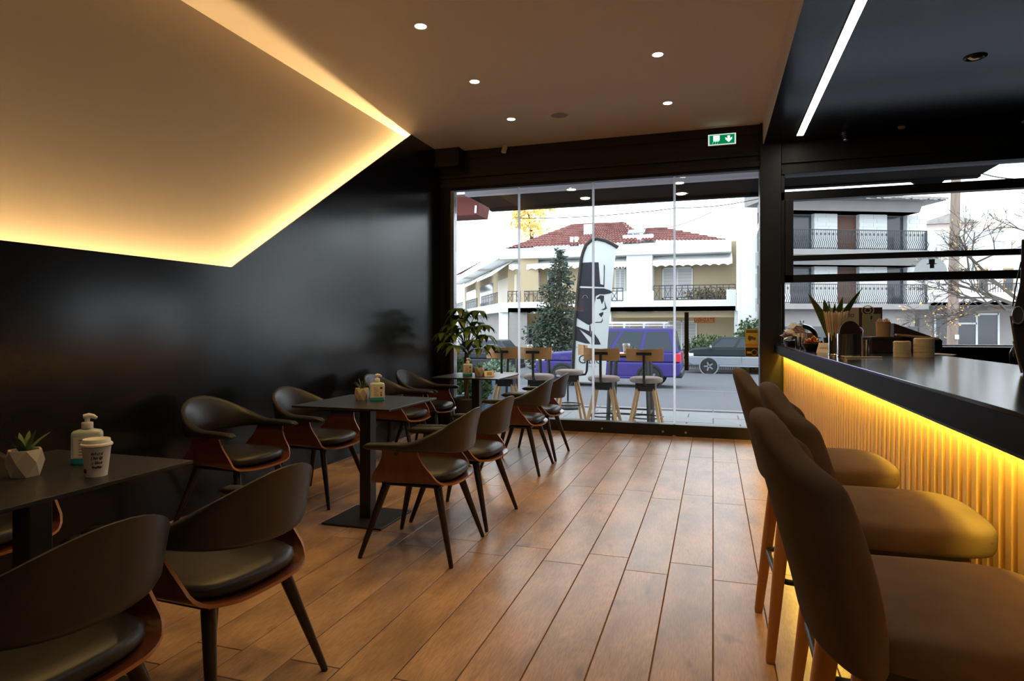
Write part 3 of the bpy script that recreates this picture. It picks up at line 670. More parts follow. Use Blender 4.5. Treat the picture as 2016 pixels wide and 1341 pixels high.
# ================================================================ BAR STOOLS (+Y faces the bar)
def make_stool():
    t = thing('bar_stool', (0, 0, 0), 0, '', 'bar stool', 'upholstered bar stools at the bar')
    # seat: low poly slab, subdivided
    def outline(sc, z, dy=0):
        return [(sc * x, sc * y + dy, z) for x, y in [(-0.215, -0.20), (-0.225, -0.05), (-0.23, 0.10), (-0.215, 0.215), (-0.12, 0.238), (0, 0.242), (0.12, 0.238), (0.215, 0.215), (0.23, 0.10), (0.225, -0.05), (0.215, -0.20), (0, -0.215)]]
    MB().loft([outline(0.5, 0.672), outline(0.95, 0.672), outline(1.0, 0.69), outline(1.0, 0.735), outline(0.97, 0.755), outline(0.6, 0.766), outline(0.2, 0.768)]).build('seat', M['suede'], t, smooth=180, sub=2)
    MB().tube([(x * (0.93 if abs(y) > 0.2 and abs(x) > 0.2 else 0.968), y * (0.93 if abs(y) > 0.2 and abs(x) > 0.2 else 0.975), 0.722) for x, y, _ in outline(1.0, 0)][1:10], 0.003, 6).build('seat_seam', mat('seam_dark', (0.06, 0.042, 0.028), 0.95), t, smooth=60)
    # backrest: curved grid with thickness
    na, nb = 13, 9; O = []; I = []
    for i in range(na):
        a = -1 + 2 * i / (na - 1); ro = []; ri = []
        ztop = 1.108 - 0.075 * smoothstep(0.25, 0.85, abs(a)) - 0.03 * max(0, abs(a) - 0.8) / 0.2
        for j in range(nb):
            f = j / (nb - 1); z = 0.655 + (ztop - 0.655) * f
            x = a * (0.215 + 0.016 * math.sin(PI * f))
            y = -0.215 - 0.115 * f ** 1.3 + 0.105 * abs(a) ** 2.4 * (0.55 + 0.45 * f)
            th = 0.062 + 0.016 * math.sin(PI * f)
            ro.append((x, y - th / 2, z)); ri.append((x * 0.97, y + th / 2, z))
        O.append(ro); I.append(ri)
    b = MB(); n = nb; off = na * nb; vs = [p for r in O for p in r] + [p for r in I for p in r]; fs = []
    for i in range(na - 1):
        for j in range(nb - 1):
            a = i * n + j; fs += [(a, a + n, a + n + 1, a + 1), (off + a, off + a + 1, off + a + n + 1, off + a + n)]
        for j in (0, nb - 1): a = i * n + j; fs.append((a, a + n, off + a + n, off + a))
    for i in (0, na - 1):
        for j in range(nb - 1): a = i * n + j; fs.append((a, a + 1, off + a + 1, off + a))
    b.add(vs, fs); b.build('backrest', M['suede'], t, smooth=180, sub=2)
    for sx in (-1, 1):
        for sy in (-1, 1):
            top = Vector((sx * 0.155, sy * 0.150 - 0.01, 0.655)); bot = Vector((sx * 0.225, sy * 0.220 - 0.01, 0.0))
            ax = (bot - top).normalized(); e1 = Vector((1, 0, 0)); e1 = (e1 - ax * e1.dot(ax)).normalized(); e2 = ax.cross(e1); rings = []
            for f, w in ((0, 0.026), (0.45, 0.0235), (0.97, 0.0175), (0.99, 0.0165), (1.0, 0.0145)):
                c = top + (bot - top) * f; rg = []
                for j in range(16):
                    an = 2 * PI * j / 16; cc, s = math.cos(an), math.sin(an); q = (abs(cc) ** 3 + abs(s) ** 3) ** (-1 / 3)
                    rg.append(c + e1 * w * q * cc + e2 * w * q * s)
                rings.append(rg)
            MB().loft(rings).build('leg', M['oakleg'], t, smooth=50)
    MB().box(-0.17, 0.17, -0.18, 0.16, 0.640, 0.672).build('seat_frame', M['black'], t, bevel=0.004)
    z = 0.30; f = (0.655 - z) / 0.655; hx = 0.155 + 0.07 * f; hy = 0.150 + 0.07 * f; r = 0.055; pts = []
    for cx_, cy_, a0 in ((hx, hy, 0), (-hx, hy, PI / 2), (-hx, -hy, PI), (hx, -hy, 1.5 * PI)):
        for q in range(6):
            a = a0 + PI / 2 * q / 5; pts.append((cx_ - math.copysign(r, cx_) + r * math.cos(a), cy_ - math.copysign(r, cy_) + r * math.sin(a) - 0.01, z))
    MB().tube(pts, 0.011, 8, True).build('footrest', M['black'], t, smooth=60)
    return t
stl = make_stool()
for i, (x, y, r, l) in enumerate(((0.425, 1.45, -R90 + 0.02, 'brown suede bar stool nearest the camera with the large seat in the corner'), (0.49, 2.14, -R90 - 0.02, 'brown suede bar stool in the middle of the three'), (0.43, 2.84, -R90 + 0.03, 'brown suede bar stool farthest from the camera'))):
    o = stl if i == 0 else copy_tree(stl); o.location = (x, y, 0); o.rotation_euler = (0, 0, r); o['label'] = l
# ================================================================ THINGS ON THE BAR
def onB(px, py): p = onZ(px, py, ZB); return (p.x, p.y, ZB)
# glass dome with cake
t = thing('cake_dome', (0.86, 7.05, ZB), 0, 'clear glass cake dome on a stand at the far end of the bar', 'cake dome')
MB().lathe([(0.001, 0.0), (0.075, 0.0), (0.07, 0.008), (0.02, 0.015), (0.016, 0.055), (0.03, 0.068), (0.175, 0.072), (0.178, 0.08), (0.001, 0.080)], n=32).build('stand', M['domeglass'], t, smooth=40)
dp = [(0.148 * math.cos(a * PI / 20), 0.085 + 0.132 * math.sin(a * PI / 20)) for a in range(0, 10)]
MB().lathe([(0.160, 0.081), (0.158, 0.086)] + dp + [(0.014, 0.217), (0.012, 0.225), (0.022, 0.240), (0.018, 0.252), (0.0005, 0.255)], n=32).build('dome', M['domeglass'], t, smooth=50)
MB().lathe([(0.001, 0.082), (0.10, 0.082), (0.105, 0.10), (0.098, 0.125), (0.001, 0.13)], n=24).build('cake', mat('cake_crust', (0.46, 0.30, 0.16), 0.8, bump=(40, 0.6, 0.01)), t, smooth=60)
# basket of sachets and cookies
t = thing('biscuit_tray', (0.755, 6.75, ZB), 0, 'black tray heaped with wrapped biscuits at the far end of the bar', 'tray')
MB().lathe([(0.001, 0.0), (0.085, 0.0), (0.105, 0.05), (0.10, 0.05), (0.08, 0.006), (0.001, 0.006)], n=24, sy=1.7).build('tray', M['black'], t, smooth=40)
cols = [(0.80, 0.78, 0.77), (0.62, 0.42, 0.30), (0.22, 0.13, 0.12), (0.76, 0.70, 0.70), (0.45, 0.54, 0.52)]
wm = [mat('wrapper_%d' % i, c, 0.3, noise=(tuple(min(1, q * 1.6 + 0.05) for q in c), 60, (1, 1, 1), 0.1)) for i, c in enumerate(cols)]
for k in range(34):
    r = math.sqrt(random.random()) * 0.092; a = random.uniform(0, 2 * PI); h = 0.05 + 0.17 * (1 - r / 0.1) + random.uniform(0, 0.03)
    w = thing('wrapped_biscuit', (0.755 + r * math.cos(a), 6.75 + 1.5 * r * math.sin(a), ZB + h), random.uniform(0, 6), 'wrapped biscuit heaped on the black tray at the far end of the bar', 'biscuit', 'wrapped biscuits on the tray')
    w.rotation_euler = (random.uniform(-0.9, 0.9), random.uniform(-0.9, 0.9), random.uniform(0, 6))
    MB().loft([[(-0.045, y * 0.024, 0.002 * z) for y, z in ((-1, -1), (1, -1), (1, 1), (-1, 1))], [(-0.035, y * 0.022, 0.003 * z) for y, z in ((-1, -1), (1, -1), (1, 1), (-1, 1))], [(-0.02, y * 0.024, 0.012 * z) for y, z in ((-1, -1), (1, -1), (1, 1), (-1, 1))],
               [(0.02, y * 0.024, 0.012 * z) for y, z in ((-1, -1), (1, -1), (1, 1), (-1, 1))], [(0.035, y * 0.022, 0.003 * z) for y, z in ((-1, -1), (1, -1), (1, 1), (-1, 1))], [(0.045, y * 0.024, 0.002 * z) for y, z in ((-1, -1), (1, -1), (1, 1), (-1, 1))]]).build('wrapper', wm[k % 5], w, smooth=60)
# glass jars with sachets
for k, (dx, dy, l) in enumerate(((0.735, 6.15, 'small glass jar of sugar sachets beside the biscuit tray'), (0.745, 5.95, 'small glass jar of sugar sachets nearer the candy bowl'))):
    t = thing('sachet_jar', (dx, dy, ZB), 0, l, 'jar', 'glass sachet jars on the bar')
    MB().lathe([(0.001, 0), (0.036, 0), (0.042, 0.10), (0.040, 0.10), (0.034, 0.004), (0.001, 0.004)], n=22).build('jar', M['domeglass'], t, smooth=40)
    for q in range(7): MB().obox(Matrix.Translation((0.018 * math.cos(q * 0.9), 0.018 * math.sin(q * 0.9), 0.075)) @ Matrix.Rotation(0.25 * math.sin(q * 2), 4, 'X') @ Matrix.Rotation(q * 0.9, 4, 'Z'), 0.003, 0.03, 0.11).build('sachet', wm[(q + k) % 4], t)
# snake plant
t = thing('snake_plant', (0.93, 5.75, ZB), 0.3, 'snake plant with tall pointed leaves on the bar behind the straws', 'plant')
MB().lathe([(0.001, 0), (0.055, 0), (0.068, 0.10), (0.062, 0.10), (0.052, 0.085), (0.001, 0.085)], n=24).build('pot', M['black'], t, smooth=40)
for k, (ax, lean, L) in enumerate(((2.9, 0.42, 0.40), (3.3, 0.18, 0.34), (0.2, 0.22, 0.36), (0.0, 0.50, 0.44), (4.6, 0.12, 0.30), (1.4, 0.25, 0.33))):
    d = Vector((math.cos(ax), math.sin(ax), 0)); sd = Vector((math.cos(0.25 * k - 0.6), math.sin(0.25 * k - 0.6), 0)); b = MB(); R = []
    for q in range(9):
        f = q / 8; pos = d * (0.015 + lean * L * f ** 1.4) + Vector((0, 0, 0.08 + L * f * (1 - 0.12 * lean * f))); w = 0.034 * math.sin(PI * (0.22 + 0.78 * f)) ** 0.8 + 0.0008; n = sd.cross(Vector((0, 0, 1)))
        R.append([pos + sd * w, pos + sd * w * 0.8 - n * 0.003, pos - n * 0.006, pos - sd * w * 0.8 - n * 0.003, pos - sd * w, pos + n * 0.002])
    b.loft(R); b.build('leaf', M['leaf3'], t, smooth=70)
    for s in (1, -1): MB().tube([r[0] if s > 0 else r[4] for r in R], 0.0016, 5).build('leaf_margin', M['leafedge'], t)
# bowl of wrapped candies
t = thing('candy_bowl', (0.735, 5.40, ZB), 0, 'black angled bowl full of gold wrapped candies on the bar edge', 'bowl')
MB().lathe([(0.001, 0), (0.05, 0), (0.085, 0.06), (0.082, 0.062), (0.046, 0.006), (0.001, 0.006)], n=20).build('bowl', M['black'], t, smooth=40)
gold = [mat('gold_foil', (0.75, 0.42, 0.10), 0.2, 0.9), mat('red_foil', (0.55, 0.08, 0.04), 0.25, 0.6), mat('copper_foil', (0.62, 0.26, 0.08), 0.25, 0.9)]
for k in range(26):
    r = math.sqrt(random.random()) * 0.062; a = random.uniform(0, 6.28)
    w = MB().lathe([(0.004, -0.018), (0.011, -0.016), (0.003, -0.010), (0.010, -0.006), (0.011, 0.004), (0.003, 0.010), (0.011, 0.016), (0.004, 0.018)], n=8).build('candy', gold[k % 3], smooth=30)
    w.location = (0.735 + r * math.cos(a), 5.40 + r * math.sin(a), ZB + 0.045 + 0.05 * (1 - r / 0.07) + random.uniform(0, 0.025)); w.rotation_euler = (random.uniform(0, 3), random.uniform(0, 3), 0)
    tag(w, 'foil wrapped candy in the black bowl on the bar edge', 'candy', 'wrapped candies in the bowl')
# tent card at the counter edge
x, y, z = onB(1622, 694)
t = thing('price_tent_card', (x + 0.01, y, ZB), -R90 + 0.9, 'small folded card with a printed red line drawing on the bar edge', 'card')
MB().prism([(-0.05, -0.035, 0), (-0.05, 0.035, 0), (-0.05, 0.0, 0.07)], (0.10, 0, 0)).build('card', M['paperwhite'], t)
b = MB()
Mx = Matrix.Translation((0, -0.0185, 0.036)) @ Matrix.Rotation(-0.464, 4, 'X')
for q in range(7): b.bar(Mx @ Vector((-0.03 + 0.01 * q, 0, -0.012 + 0.01 * (q % 2))), Mx @ Vector((-0.02 + 0.01 * q, 0, -0.002 + 0.012 * ((q + 1) % 2))), 0.003, 0.001)
b.build('line_drawing', M['inkred'], t)
# straws
x, y, z = onB(1646, 699)
t = thing('straw_holder', (x, y, ZB), 0, 'steel cylinder holding straws on the bar', 'straw holder')
MB().lathe([(0.001, 0), (0.047, 0), (0.047, 0.15), (0.044, 0.15), (0.044, 0.006), (0.001, 0.006)], n=28).build('holder', M['steel'], t, smooth=40)
MB().lathe([(0.048, 0.0), (0.050, 0.004), (0.048, 0.008)], n=28, ring=True).build('base_ring', M['steel'], t, smooth=40)
paper = [mat('paper_straw_%d' % i, c, 0.7) for i, c in enumerate(((0.72, 0.55, 0.36), (0.62, 0.44, 0.27), (0.78, 0.64, 0.46)))]
for k in range(58):
    a = 2.39996 * k; r = 0.039 * math.sqrt((k + 0.5) / 58); h = random.uniform(0.27, 0.295)
    s = MB().cyl((r * math.cos(a) * 0.75, r * math.sin(a) * 0.75, 0.008), (r * 1.95 * math.cos(a), r * 1.95 * math.sin(a), h), 0.0042, n=7).build('straw', paper[k % 3], smooth=50)
    s.location = (x, y, ZB); tag(s, 'paper straw standing in the steel holder on the bar', 'straw', 'paper straws in the holder')
# steel napkin holder
x, y, z = onB(1673, 703)
t = thing('napkin_holder', (x, y, ZB), 0.3, 'round steel canister with a dark arched back on the bar', 'canister')
MB().lathe([(0.001, 0), (0.073, 0), (0.073, 0.145), (0.070, 0.145), (0.070, 0.008), (0.001, 0.008)], n=36).build('canister', M['steel'], t, smooth=40)
arch = [(0.066 * math.cos(PI * q / 16), 0.0, 0.15 + 0.075 * math.sin(PI * q / 16)) for q in range(17)] + [(-0.066, 0, 0.02), (0.066, 0, 0.02)]
MB().prism([(p_[0], -0.005, p_[2]) for p_ in arch], (0, 0.01, 0)).build('arched_board', mat('dark_walnut', (0.05, 0.022, 0.014), 0.5), t)
MB().lathe([(0.0745, 0.0), (0.076, 0.005), (0.0745, 0.01)], n=36, ring=True).build('base_ring', M['steel'], t, smooth=40)
x, y, z = onB(1700, 698)
t = thing('steel_cup', (x, y, ZB), 0, 'small steel cup just right of the round canister', 'cup')
MB().lathe([(0.001, 0), (0.036, 0), (0.040, 0.10), (0.038, 0.10), (0.034, 0.005), (0.001, 0.005)], n=24).build('cup', M['steel'], t, smooth=40)
MB().lathe([(0.001, 0.07), (0.036, 0.07), (0.036, 0.075), (0.001, 0.078)], n=20).build('contents', M['kraft'], t)
# cardboard carton with lettering
c0 = onY(1637, 606, 7.20); c1 = onY(1737, 606, 7.20)
t = thing('printed_carton', ((c0.x + c1.x) / 2, 7.28, ZB), 0, 'kraft carton printed with a name and brown rings behind the bar items', 'box')
hw = (c1.x - c0.x) / 2; hz = c0.z - ZB
MB().box(-hw, hw, -0.08, 0.10, 0, hz).build('carton', M['kraft'], t, bevel=0.003)
brown = mat('chocolate_print', (0.07, 0.028, 0.016), 0.7); cream = mat('cream_print', (0.60, 0.47, 0.33), 0.7)
MB().box(0.02, hw, -0.0815, -0.08, 0.0, hz).build('print_panel', brown, t)
MB().box(-hw, 0.02, -0.0815, -0.08, 0.0, hz).build('print_panel', cream, t)
b = MB()
for rr in (0.045, 0.022): b.tube([(0.10 + rr * 1.2 * math.cos(a * PI / 12), -0.083, hz - 0.03 + rr * math.sin(a * PI / 12)) for a in range(24)], 0.006, 4, True)
b.build('ring_print', cream, t)
text_part('carton_lettering', 'Gallo', 0.075, MY(-0.10, -0.0825, hz - 0.075), M['ink'], t)
MB().box(0.05, 0.21, -0.115, -0.083, 0, hz - 0.065).build('front_card', mat('olive_card', (0.42, 0.38, 0.22), 0.7), t)
MB().box(0.118, 0.132, -0.117, -0.115, hz - 0.12, hz - 0.085).build('card_emblem', M['ink'], t)
# wooden stirrer pot + wooden boxes
x, y, z = onB(1737, 690)
t = thing('stirrer_box', (1.17, 5.25, ZB), 0.2, 'dark wooden box under the stirrer pot on the bar', 'box')
MB().box(-0.10, 0.10, -0.085, 0.085, 0, 0.115).build('box_body', mat('dark_box_wood', (0.035, 0.018, 0.012), 0.5), t, bevel=0.004)
MB().box(-0.104, 0.104, -0.089, 0.089, 0.10, 0.116).build('rim', mat('dark_box_rim', (0.05, 0.026, 0.016), 0.45), t, bevel=0.003)
t = thing('stirrer_pot', (1.185, 5.25, ZB + 0.116), 0, 'small pot packed with wooden stirrers on the bar', 'pot')
MB().lathe([(0.001, 0), (0.044, 0), (0.048, 0.10), (0.045, 0.10), (0.041, 0.006), (0.001, 0.006)], n=24).build('pot', M['wood'], t, smooth=40)
MB().lathe([(0.0485, 0.098), (0.050, 0.103), (0.0485, 0.108)], n=24, ring=True).build('pot_rim', M['backwood'], t, smooth=40)
for k in range(40):
    a = 2.39996 * k; r = 0.041 * math.sqrt((k + 0.5) / 40)
    s = MB().box(-0.003, 0.003, -0.0008, 0.0008, 0.01, 0.125 + random.uniform(-0.006, 0.01)).build('stirrer', paper[k % 3]); s.location = (1.185 + r * math.cos(a), 5.25 + r * math.sin(a), ZB + 0.116); s.rotation_euler = (0, 0, a)
    tag(s, 'flat wooden stirrer standing in the small pot', 'stirrer', 'wooden stirrers in the pot')
t = thing('tasting_bowl', (1.00, 5.3, ZB + 0.0), 0, 'clear plastic tub with a purple lid beside the stirrer pot', 'tub')
MB().lathe([(0.001, 0), (0.055, 0), (0.062, 0.16), (0.058, 0.16), (0.052, 0.005), (0.001, 0.005)], n=24).build('tub', M['domeglass'], t, smooth=40)
MB().lathe([(0.001, 0.002), (0.050, 0.006), (0.056, 0.11), (0.001, 0.115)], n=20).build('contents', M['kraft'], t, smooth=40)
MB().lathe([(0.064, 0.155), (0.064, 0.165), (0.05, 0.185), (0.001, 0.195)], n=24).build('lid', mat('purple_lid', (0.13, 0.12, 0.35), 0.3), t, smooth=40)
# sloped dark wedge (menu stand) with wooden tray
t = thing('menu_wedge', (1.33, 5.35, ZB), 0.1, 'dark wedge-shaped stand sloping down to the right behind the lids', 'stand')
MB().prism([(-0.06, -0.02, 0), (0.26, -0.02, 0), (0.26, -0.02, 0.09), (-0.06, -0.02, 0.215)], (0, 0.16, 0)).build('wedge', mat('wedge_brown', (0.035, 0.02, 0.016), 0.45), t, bevel=0.004)
MB().obox(Matrix.Translation((0.08, -0.045, 0.115)) @ Matrix.Rotation(0.10, 4, 'Y'), 0.28, 0.05, 0.018).build('wooden_tray', M['wood'], t, bevel=0.004)
MB().box(-0.06, 0.24, -0.04, -0.02, 0, 0.10).build('front_face', M['black'], t)
# stacks of lids
lidm = mat('cream_lid', (0.78, 0.62, 0.38), 0.45)
lid0 = None
def lids(px, py, r, n, dz, where):
    global lid0
    x, y, z = onB(px, py)
    b = MB().lathe([(r * 0.86, 0.0), (r, 0.0), (r * 1.01, dz * 0.55), (r, dz * 0.75), (r * 0.9, dz * 0.8), (r * 0.86, dz * 1.5), (r * 0.82, dz * 1.5), (r * 0.8, dz * 0.9), (0.001, dz * 0.9)], n=28)
    first = b.build('cup_lid', lidm, smooth=40)
    for k in range(n):
        o = first if k == 0 else first.copy()
        if k: col.objects.link(o)
        o.location = (x + random.uniform(-0.0012, 0.0012), y + random.uniform(-0.0012, 0.0012), ZB + k * dz)
        tag(o, 'cream plastic cup lid in the %s stack on the bar' % where, 'lid', 'cup lids in the %s stack' % where)
lids(1776, 702, 0.049, 14, 0.0068, 'shorter')
lids(1819, 703, 0.057, 17, 0.0068, 'taller')
x, y, z = onB(1850, 699)
pp = MB()
for k in range(4): pp.obox(Matrix.Translation((0.003 * k, 0.002 * k, 0.001 + 0.002 * k)) @ Matrix.Rotation(0.1 * k, 4, 'Z'), 0.15, 0.20, 0.0015)
pp = pp.build('paper_sheets', M['paperwhite']); pp.location = (x - 0.03, y, ZB); tag(pp, 'loose paper sheets lying by the taller stack of lids', 'paper')
# drinking straw lying near the canister
x, y, z = onB(1695, 704)
s = MB().cyl((-0.10, -0.02, 0.004), (0.11, 0.03, 0.004), 0.004, n=8).build('loose_straw', paper[2], smooth=50); s.location = (x, y - 0.05, ZB); tag(s, 'single paper straw lying on the bar in front of the steel canister', 'straw')
# back counter and bottled water
bc = thing('back_counter', (0, 0, 0), 0, 'dark service counter behind the bar at the right edge', 'counter')
MB().box(2.2, 3.5, 4.2, 7.3, 0.86, 0.90).build('worktop', M['counter'], bc, bevel=0.003)
MB().box(2.25, 3.5, 4.3, 7.3, 0.0, 0.86).build('cabinet_body', M['black'], bc)
pet = glass_mat('pet_plastic', (0.80, 0.83, 0.84), 1.5, 0.08, 2.2)
wl_ = [('green', (0.05, 0.35, 0.05)), ('white', (0.8, 0.8, 0.8))]
base = onY(1996, 712, 5.0)
for k, (dx, dy) in enumerate(((-0.05, 0.0), (0.025, 0.02), (0.10, 0.0), (-0.015, 0.09), (0.06, 0.10))):
    t = thing('water_bottle', (base.x + dx + 0.06, 5.0 + dy, 0.90), 0, 'clear plastic water bottle in the cluster at the right edge', 'bottle', 'water bottles at the right edge')
    h = 1.19 - 0.90
    prof_ = [(0.001, 0), (0.034, 0.0)]
    for q in range(10): prof_ += [(0.036, 0.01 + q * 0.018), (0.033, 0.019 + q * 0.018)]
    prof_ += [(0.036, 0.195), (0.028, 0.225), (0.014, 0.25), (0.013, 0.268)]
    MB().lathe(prof_, n=18).build('bottle_body', pet, t, smooth=60)
    MB().lathe([(0.015, 0.266), (0.016, 0.270), (0.016, 0.284), (0.001, 0.286)], n=16).build('cap', mat('cap_%s' % wl_[k % 2][0], wl_[k % 2][1], 0.4), t, smooth=40)
# dark drink machine at the right edge
TM = 2.5; p = atT(2030, 700, TM); rzm = math.atan2(-ray(2030, 640).x, ray(2030, 640).y)
t = thing('drink_machine', (p.x, p.y, ZB), rzm, 'dark machine column with a round glass gauge at the right edge', 'machine')
ml = mat('dark_violet_metal', (0.010, 0.009, 0.016), 0.5)
kx = TM / FPX * 0.86
z_ = lambda py: HC + (CY - py) / FPX * TM - ZB
x_ = lambda px: (px - 2030) * kx
MB().prism([(x_(2013), 0, z_(470)), (x_(2010), 0, z_(560)), (x_(1998), 0, z_(612)), (x_(1997), 0, z_(640)), (x_(2006), 0, z_(700)), (x_(2016), 0, 0.0), (x_(2100), 0, 0.0), (x_(2100), 0, z_(470))], (0, 0.14, 0)).build('machine_body', ml, t, bevel=0.004)
MB().tube([(x_(1993), -0.01, z_(622)), (x_(2003), -0.01, z_(690)), (x_(2013), -0.01, z_(735))], 0.0035, 6).build('brass_rod', mat('brass', (0.6, 0.42, 0.15), 0.3, 1.0), t, smooth=50)
MB().tube([(x_(2012), -0.01, z_(515)), (x_(2003), -0.01, z_(560)), (x_(1997), -0.01, z_(602))], 0.0025, 6).build('cable', M['black'], t, smooth=50)
gz = z_(621); gx = x_(2007); b = MB()
b.tube([(gx + 0.018 * math.cos(a * PI / 12), -0.012, gz + 0.034 * math.sin(a * PI / 12)) for a in range(24)], 0.003, 6, True); b.build('gauge_rim', M['alu'], t, smooth=60)
MB().prism([(gx + 0.018 * math.cos(a * PI / 12), -0.012, gz + 0.034 * math.sin(a * PI / 12)) for a in range(24)], (0, 0.012, 0)).build('gauge_glass', mat('smoky_glass', (0.06, 0.06, 0.08), 0.15), t)

# ================================================================ INDOOR POTTED TREE (behind the far table)
t = thing('potted_money_tree', (-2.86, 7.22, 0), 0, 'leafy potted money tree in the corner by the glass front', 'potted plant')
MB().lathe([(0.001, 0), (0.12, 0), (0.155, 0.36), (0.165, 0.40), (0.155, 0.42), (0.145, 0.40), (0.14, 0.37), (0.001, 0.37)], n=28).build('pot', mat('charcoal_pot', (0.03, 0.03, 0.032), 0.5), t, smooth=40)
for s in range(3):
    a = s * 2.1; MB().tube([(0.03 * math.cos(a), 0.03 * math.sin(a), 0.36), (0.025 * math.cos(a + 2), 0.025 * math.sin(a + 2), 0.62), (0.02 * math.cos(a + 4), 0.02 * math.sin(a + 4), 0.88), (0.02 * math.cos(a + 5), 0.02 * math.sin(a + 5), 1.05)], [0.016, 0.014, 0.012, 0.009], 8).build('stem', mat('stem_brown', (0.09, 0.07, 0.035), 0.8) if s == 0 else bpy.data.materials['stem_brown'], t, smooth=60)
rr = random.Random(11)
heads = [(-0.10, 0.0, 1.50), (0.16, -0.05, 1.47), (-0.22, 0.05, 1.30), (0.10, 0.10, 1.34), (0.22, 0.02, 1.18), (-0.12, -0.10, 1.18), (0.05, -0.12, 1.22), (-0.26, -0.02, 1.08), (0.20, -0.10, 1.02), (0.0, 0.1, 1.08), (-0.05, -0.08, 1.36), (0.30, 0.05, 1.06), (-0.18, 0.12, 1.42), (-0.30, 0.0, 1.20), (0.02, 0.0, 1.46), (0.14, -0.14, 1.12), (-0.15, 0.0, 1.26), (0.24, -0.02, 1.30), (-0.08, -0.15, 1.05), (0.08, 0.0, 1.28)]
for hx, hy, hz_ in heads:
    b = MB().tube([(0.0, 0.0, 0.95), (hx * 0.4, hy * 0.4, 0.95 + (hz_ - 0.95) * 0.7), (hx, hy, hz_)], [0.006, 0.005, 0.004], 6); b.build('branch', bpy.data.materials['stem_brown'], t, smooth=60)
    n = rr.choice((6, 7, 7)); ph = rr.uniform(0, 6)
    for k in range(n):
        a = ph + 2 * PI * k / n; L = rr.uniform(0.16, 0.23); d = Vector((math.cos(a), math.sin(a), 0)); sd = Vector((-d.y, d.x, 0)); R = []
        for q in range(7):
            f = q / 6; pos = Vector((hx, hy, hz_)) + d * (L * (f - 0.18 * f * f)) + Vector((0, 0, L * (0.25 * f - 0.80 * f * f))); w = 0.040 * math.sin(PI * f ** 0.75) ** 0.9 + 0.001
            R.append([pos + sd * w, pos + Vector((0, 0, 0.003 - 0.0005)), pos - sd * w, pos - Vector((0, 0, 0.006))])
        MB().loft(R).build('leaflet', M['leaf2'], t, smooth=80)
# ================================================================ OUTSIDE : ground
ZS = -0.20; RY0, RZ0, RS = 11.7, -0.32, 0.0326
def gz_(Y): return RZ0 - RS * (Y - RY0)
def onG(x, y):
    d = ray(x, y); t = (RZ0 + RS * RY0 - HC) / (d.z + RS * d.y); return CAM + d * t
M['asphalt'] = mat('asphalt', (0.062, 0.065, 0.082), 0.9, noise=((0.085, 0.088, 0.108), 30, (1, 1, 1), 0.3))
M['paver'] = mat('pale_pavement', (0.16, 0.165, 0.175), 0.85, noise=((0.20, 0.205, 0.215), 6, (1, 1, 1), 0.3))
M['kerb'] = mat('kerb_stone', (0.17, 0.17, 0.18), 0.85)
M['render'] = mat('white_render', (0.70, 0.72, 0.73), 0.9)
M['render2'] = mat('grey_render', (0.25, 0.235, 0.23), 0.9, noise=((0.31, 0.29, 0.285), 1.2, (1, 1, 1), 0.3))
M['beige'] = mat('beige_wall', (0.46, 0.37, 0.24), 0.9)
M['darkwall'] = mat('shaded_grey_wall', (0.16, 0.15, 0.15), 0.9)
M['awning'] = mat('white_awning', (0.82, 0.82, 0.80), 0.8)
M['iron'] = mat('iron_railing', (0.03, 0.035, 0.045), 0.6)
M['shutter'] = mat('roller_shutter', (0.50, 0.50, 0.50), 0.7)
M['curtain'] = mat('pale_curtain', (0.66, 0.60, 0.52), 0.9)
M['darkglass'] = mat('dark_window_glass', (0.05, 0.055, 0.065), 0.12)
M['tile'] = mat('red_roof_tile', (0.15, 0.040, 0.036), 0.9, noise=((0.26, 0.12, 0.11), 2.5, (1, 1, 1), 0.2))
road = S(MB().prism([(-60, RY0, RZ0), (70, RY0, RZ0), (70, 34.5, gz_(34.5)), (-60, 34.5, gz_(34.5))], (0, 0, -0.2)).build('road', M['asphalt']))
far = S(MB().prism([(-60, 34.5, gz_(34.5) + 0.14), (70, 34.5, gz_(34.5) + 0.14), (70, 90, gz_(34.5) + 0.14), (-60, 90, gz_(34.5) + 0.14)], (0, 0, -0.4)).build('far_pavement', M['kerb']))
side = S(MB().box(-14, 14, YF + 0.17, RY0, ZS - 0.3, ZS - 0.02).build('pavement', M['kerb']))
slab = None
for ix in range(-6, 3):
    for iy in range(6):
        if slab is None:
            slab = MB().box(0.006, 0.774, 0.006, 0.574, -0.03, 0).build('paving_slab', M['paver'], side, bevel=0.006, seg=1); o = slab
        else: o = slab.copy(); col.objects.link(o)
        o.location = (ix * 0.78 + (0.39 if iy % 2 else 0), YF + 0.2 + iy * 0.58, ZS + random.uniform(-0.003, 0.003))
for ix in range(-8, 5):
    MB().box(ix * 1.0 + 0.008, ix * 1.0 + 0.992, RY0 - 0.02, RY0 + 0.14, ZS - 0.3, ZS + 0.005).build('kerb_stone', M['kerb'], side, bevel=0.012)
a = onG(1300, 768); S(MB().prism([(-30, a.y, gz_(a.y) + 0.006), (30, a.y, gz_(a.y) + 0.006), (30, a.y + 0.16, gz_(a.y + 0.16) + 0.006), (-30, a.y + 0.16, gz_(a.y + 0.16) + 0.006)], (0, 0, -0.004)).build('road_line', mat('road_paint', (0.15, 0.155, 0.17), 0.8)))

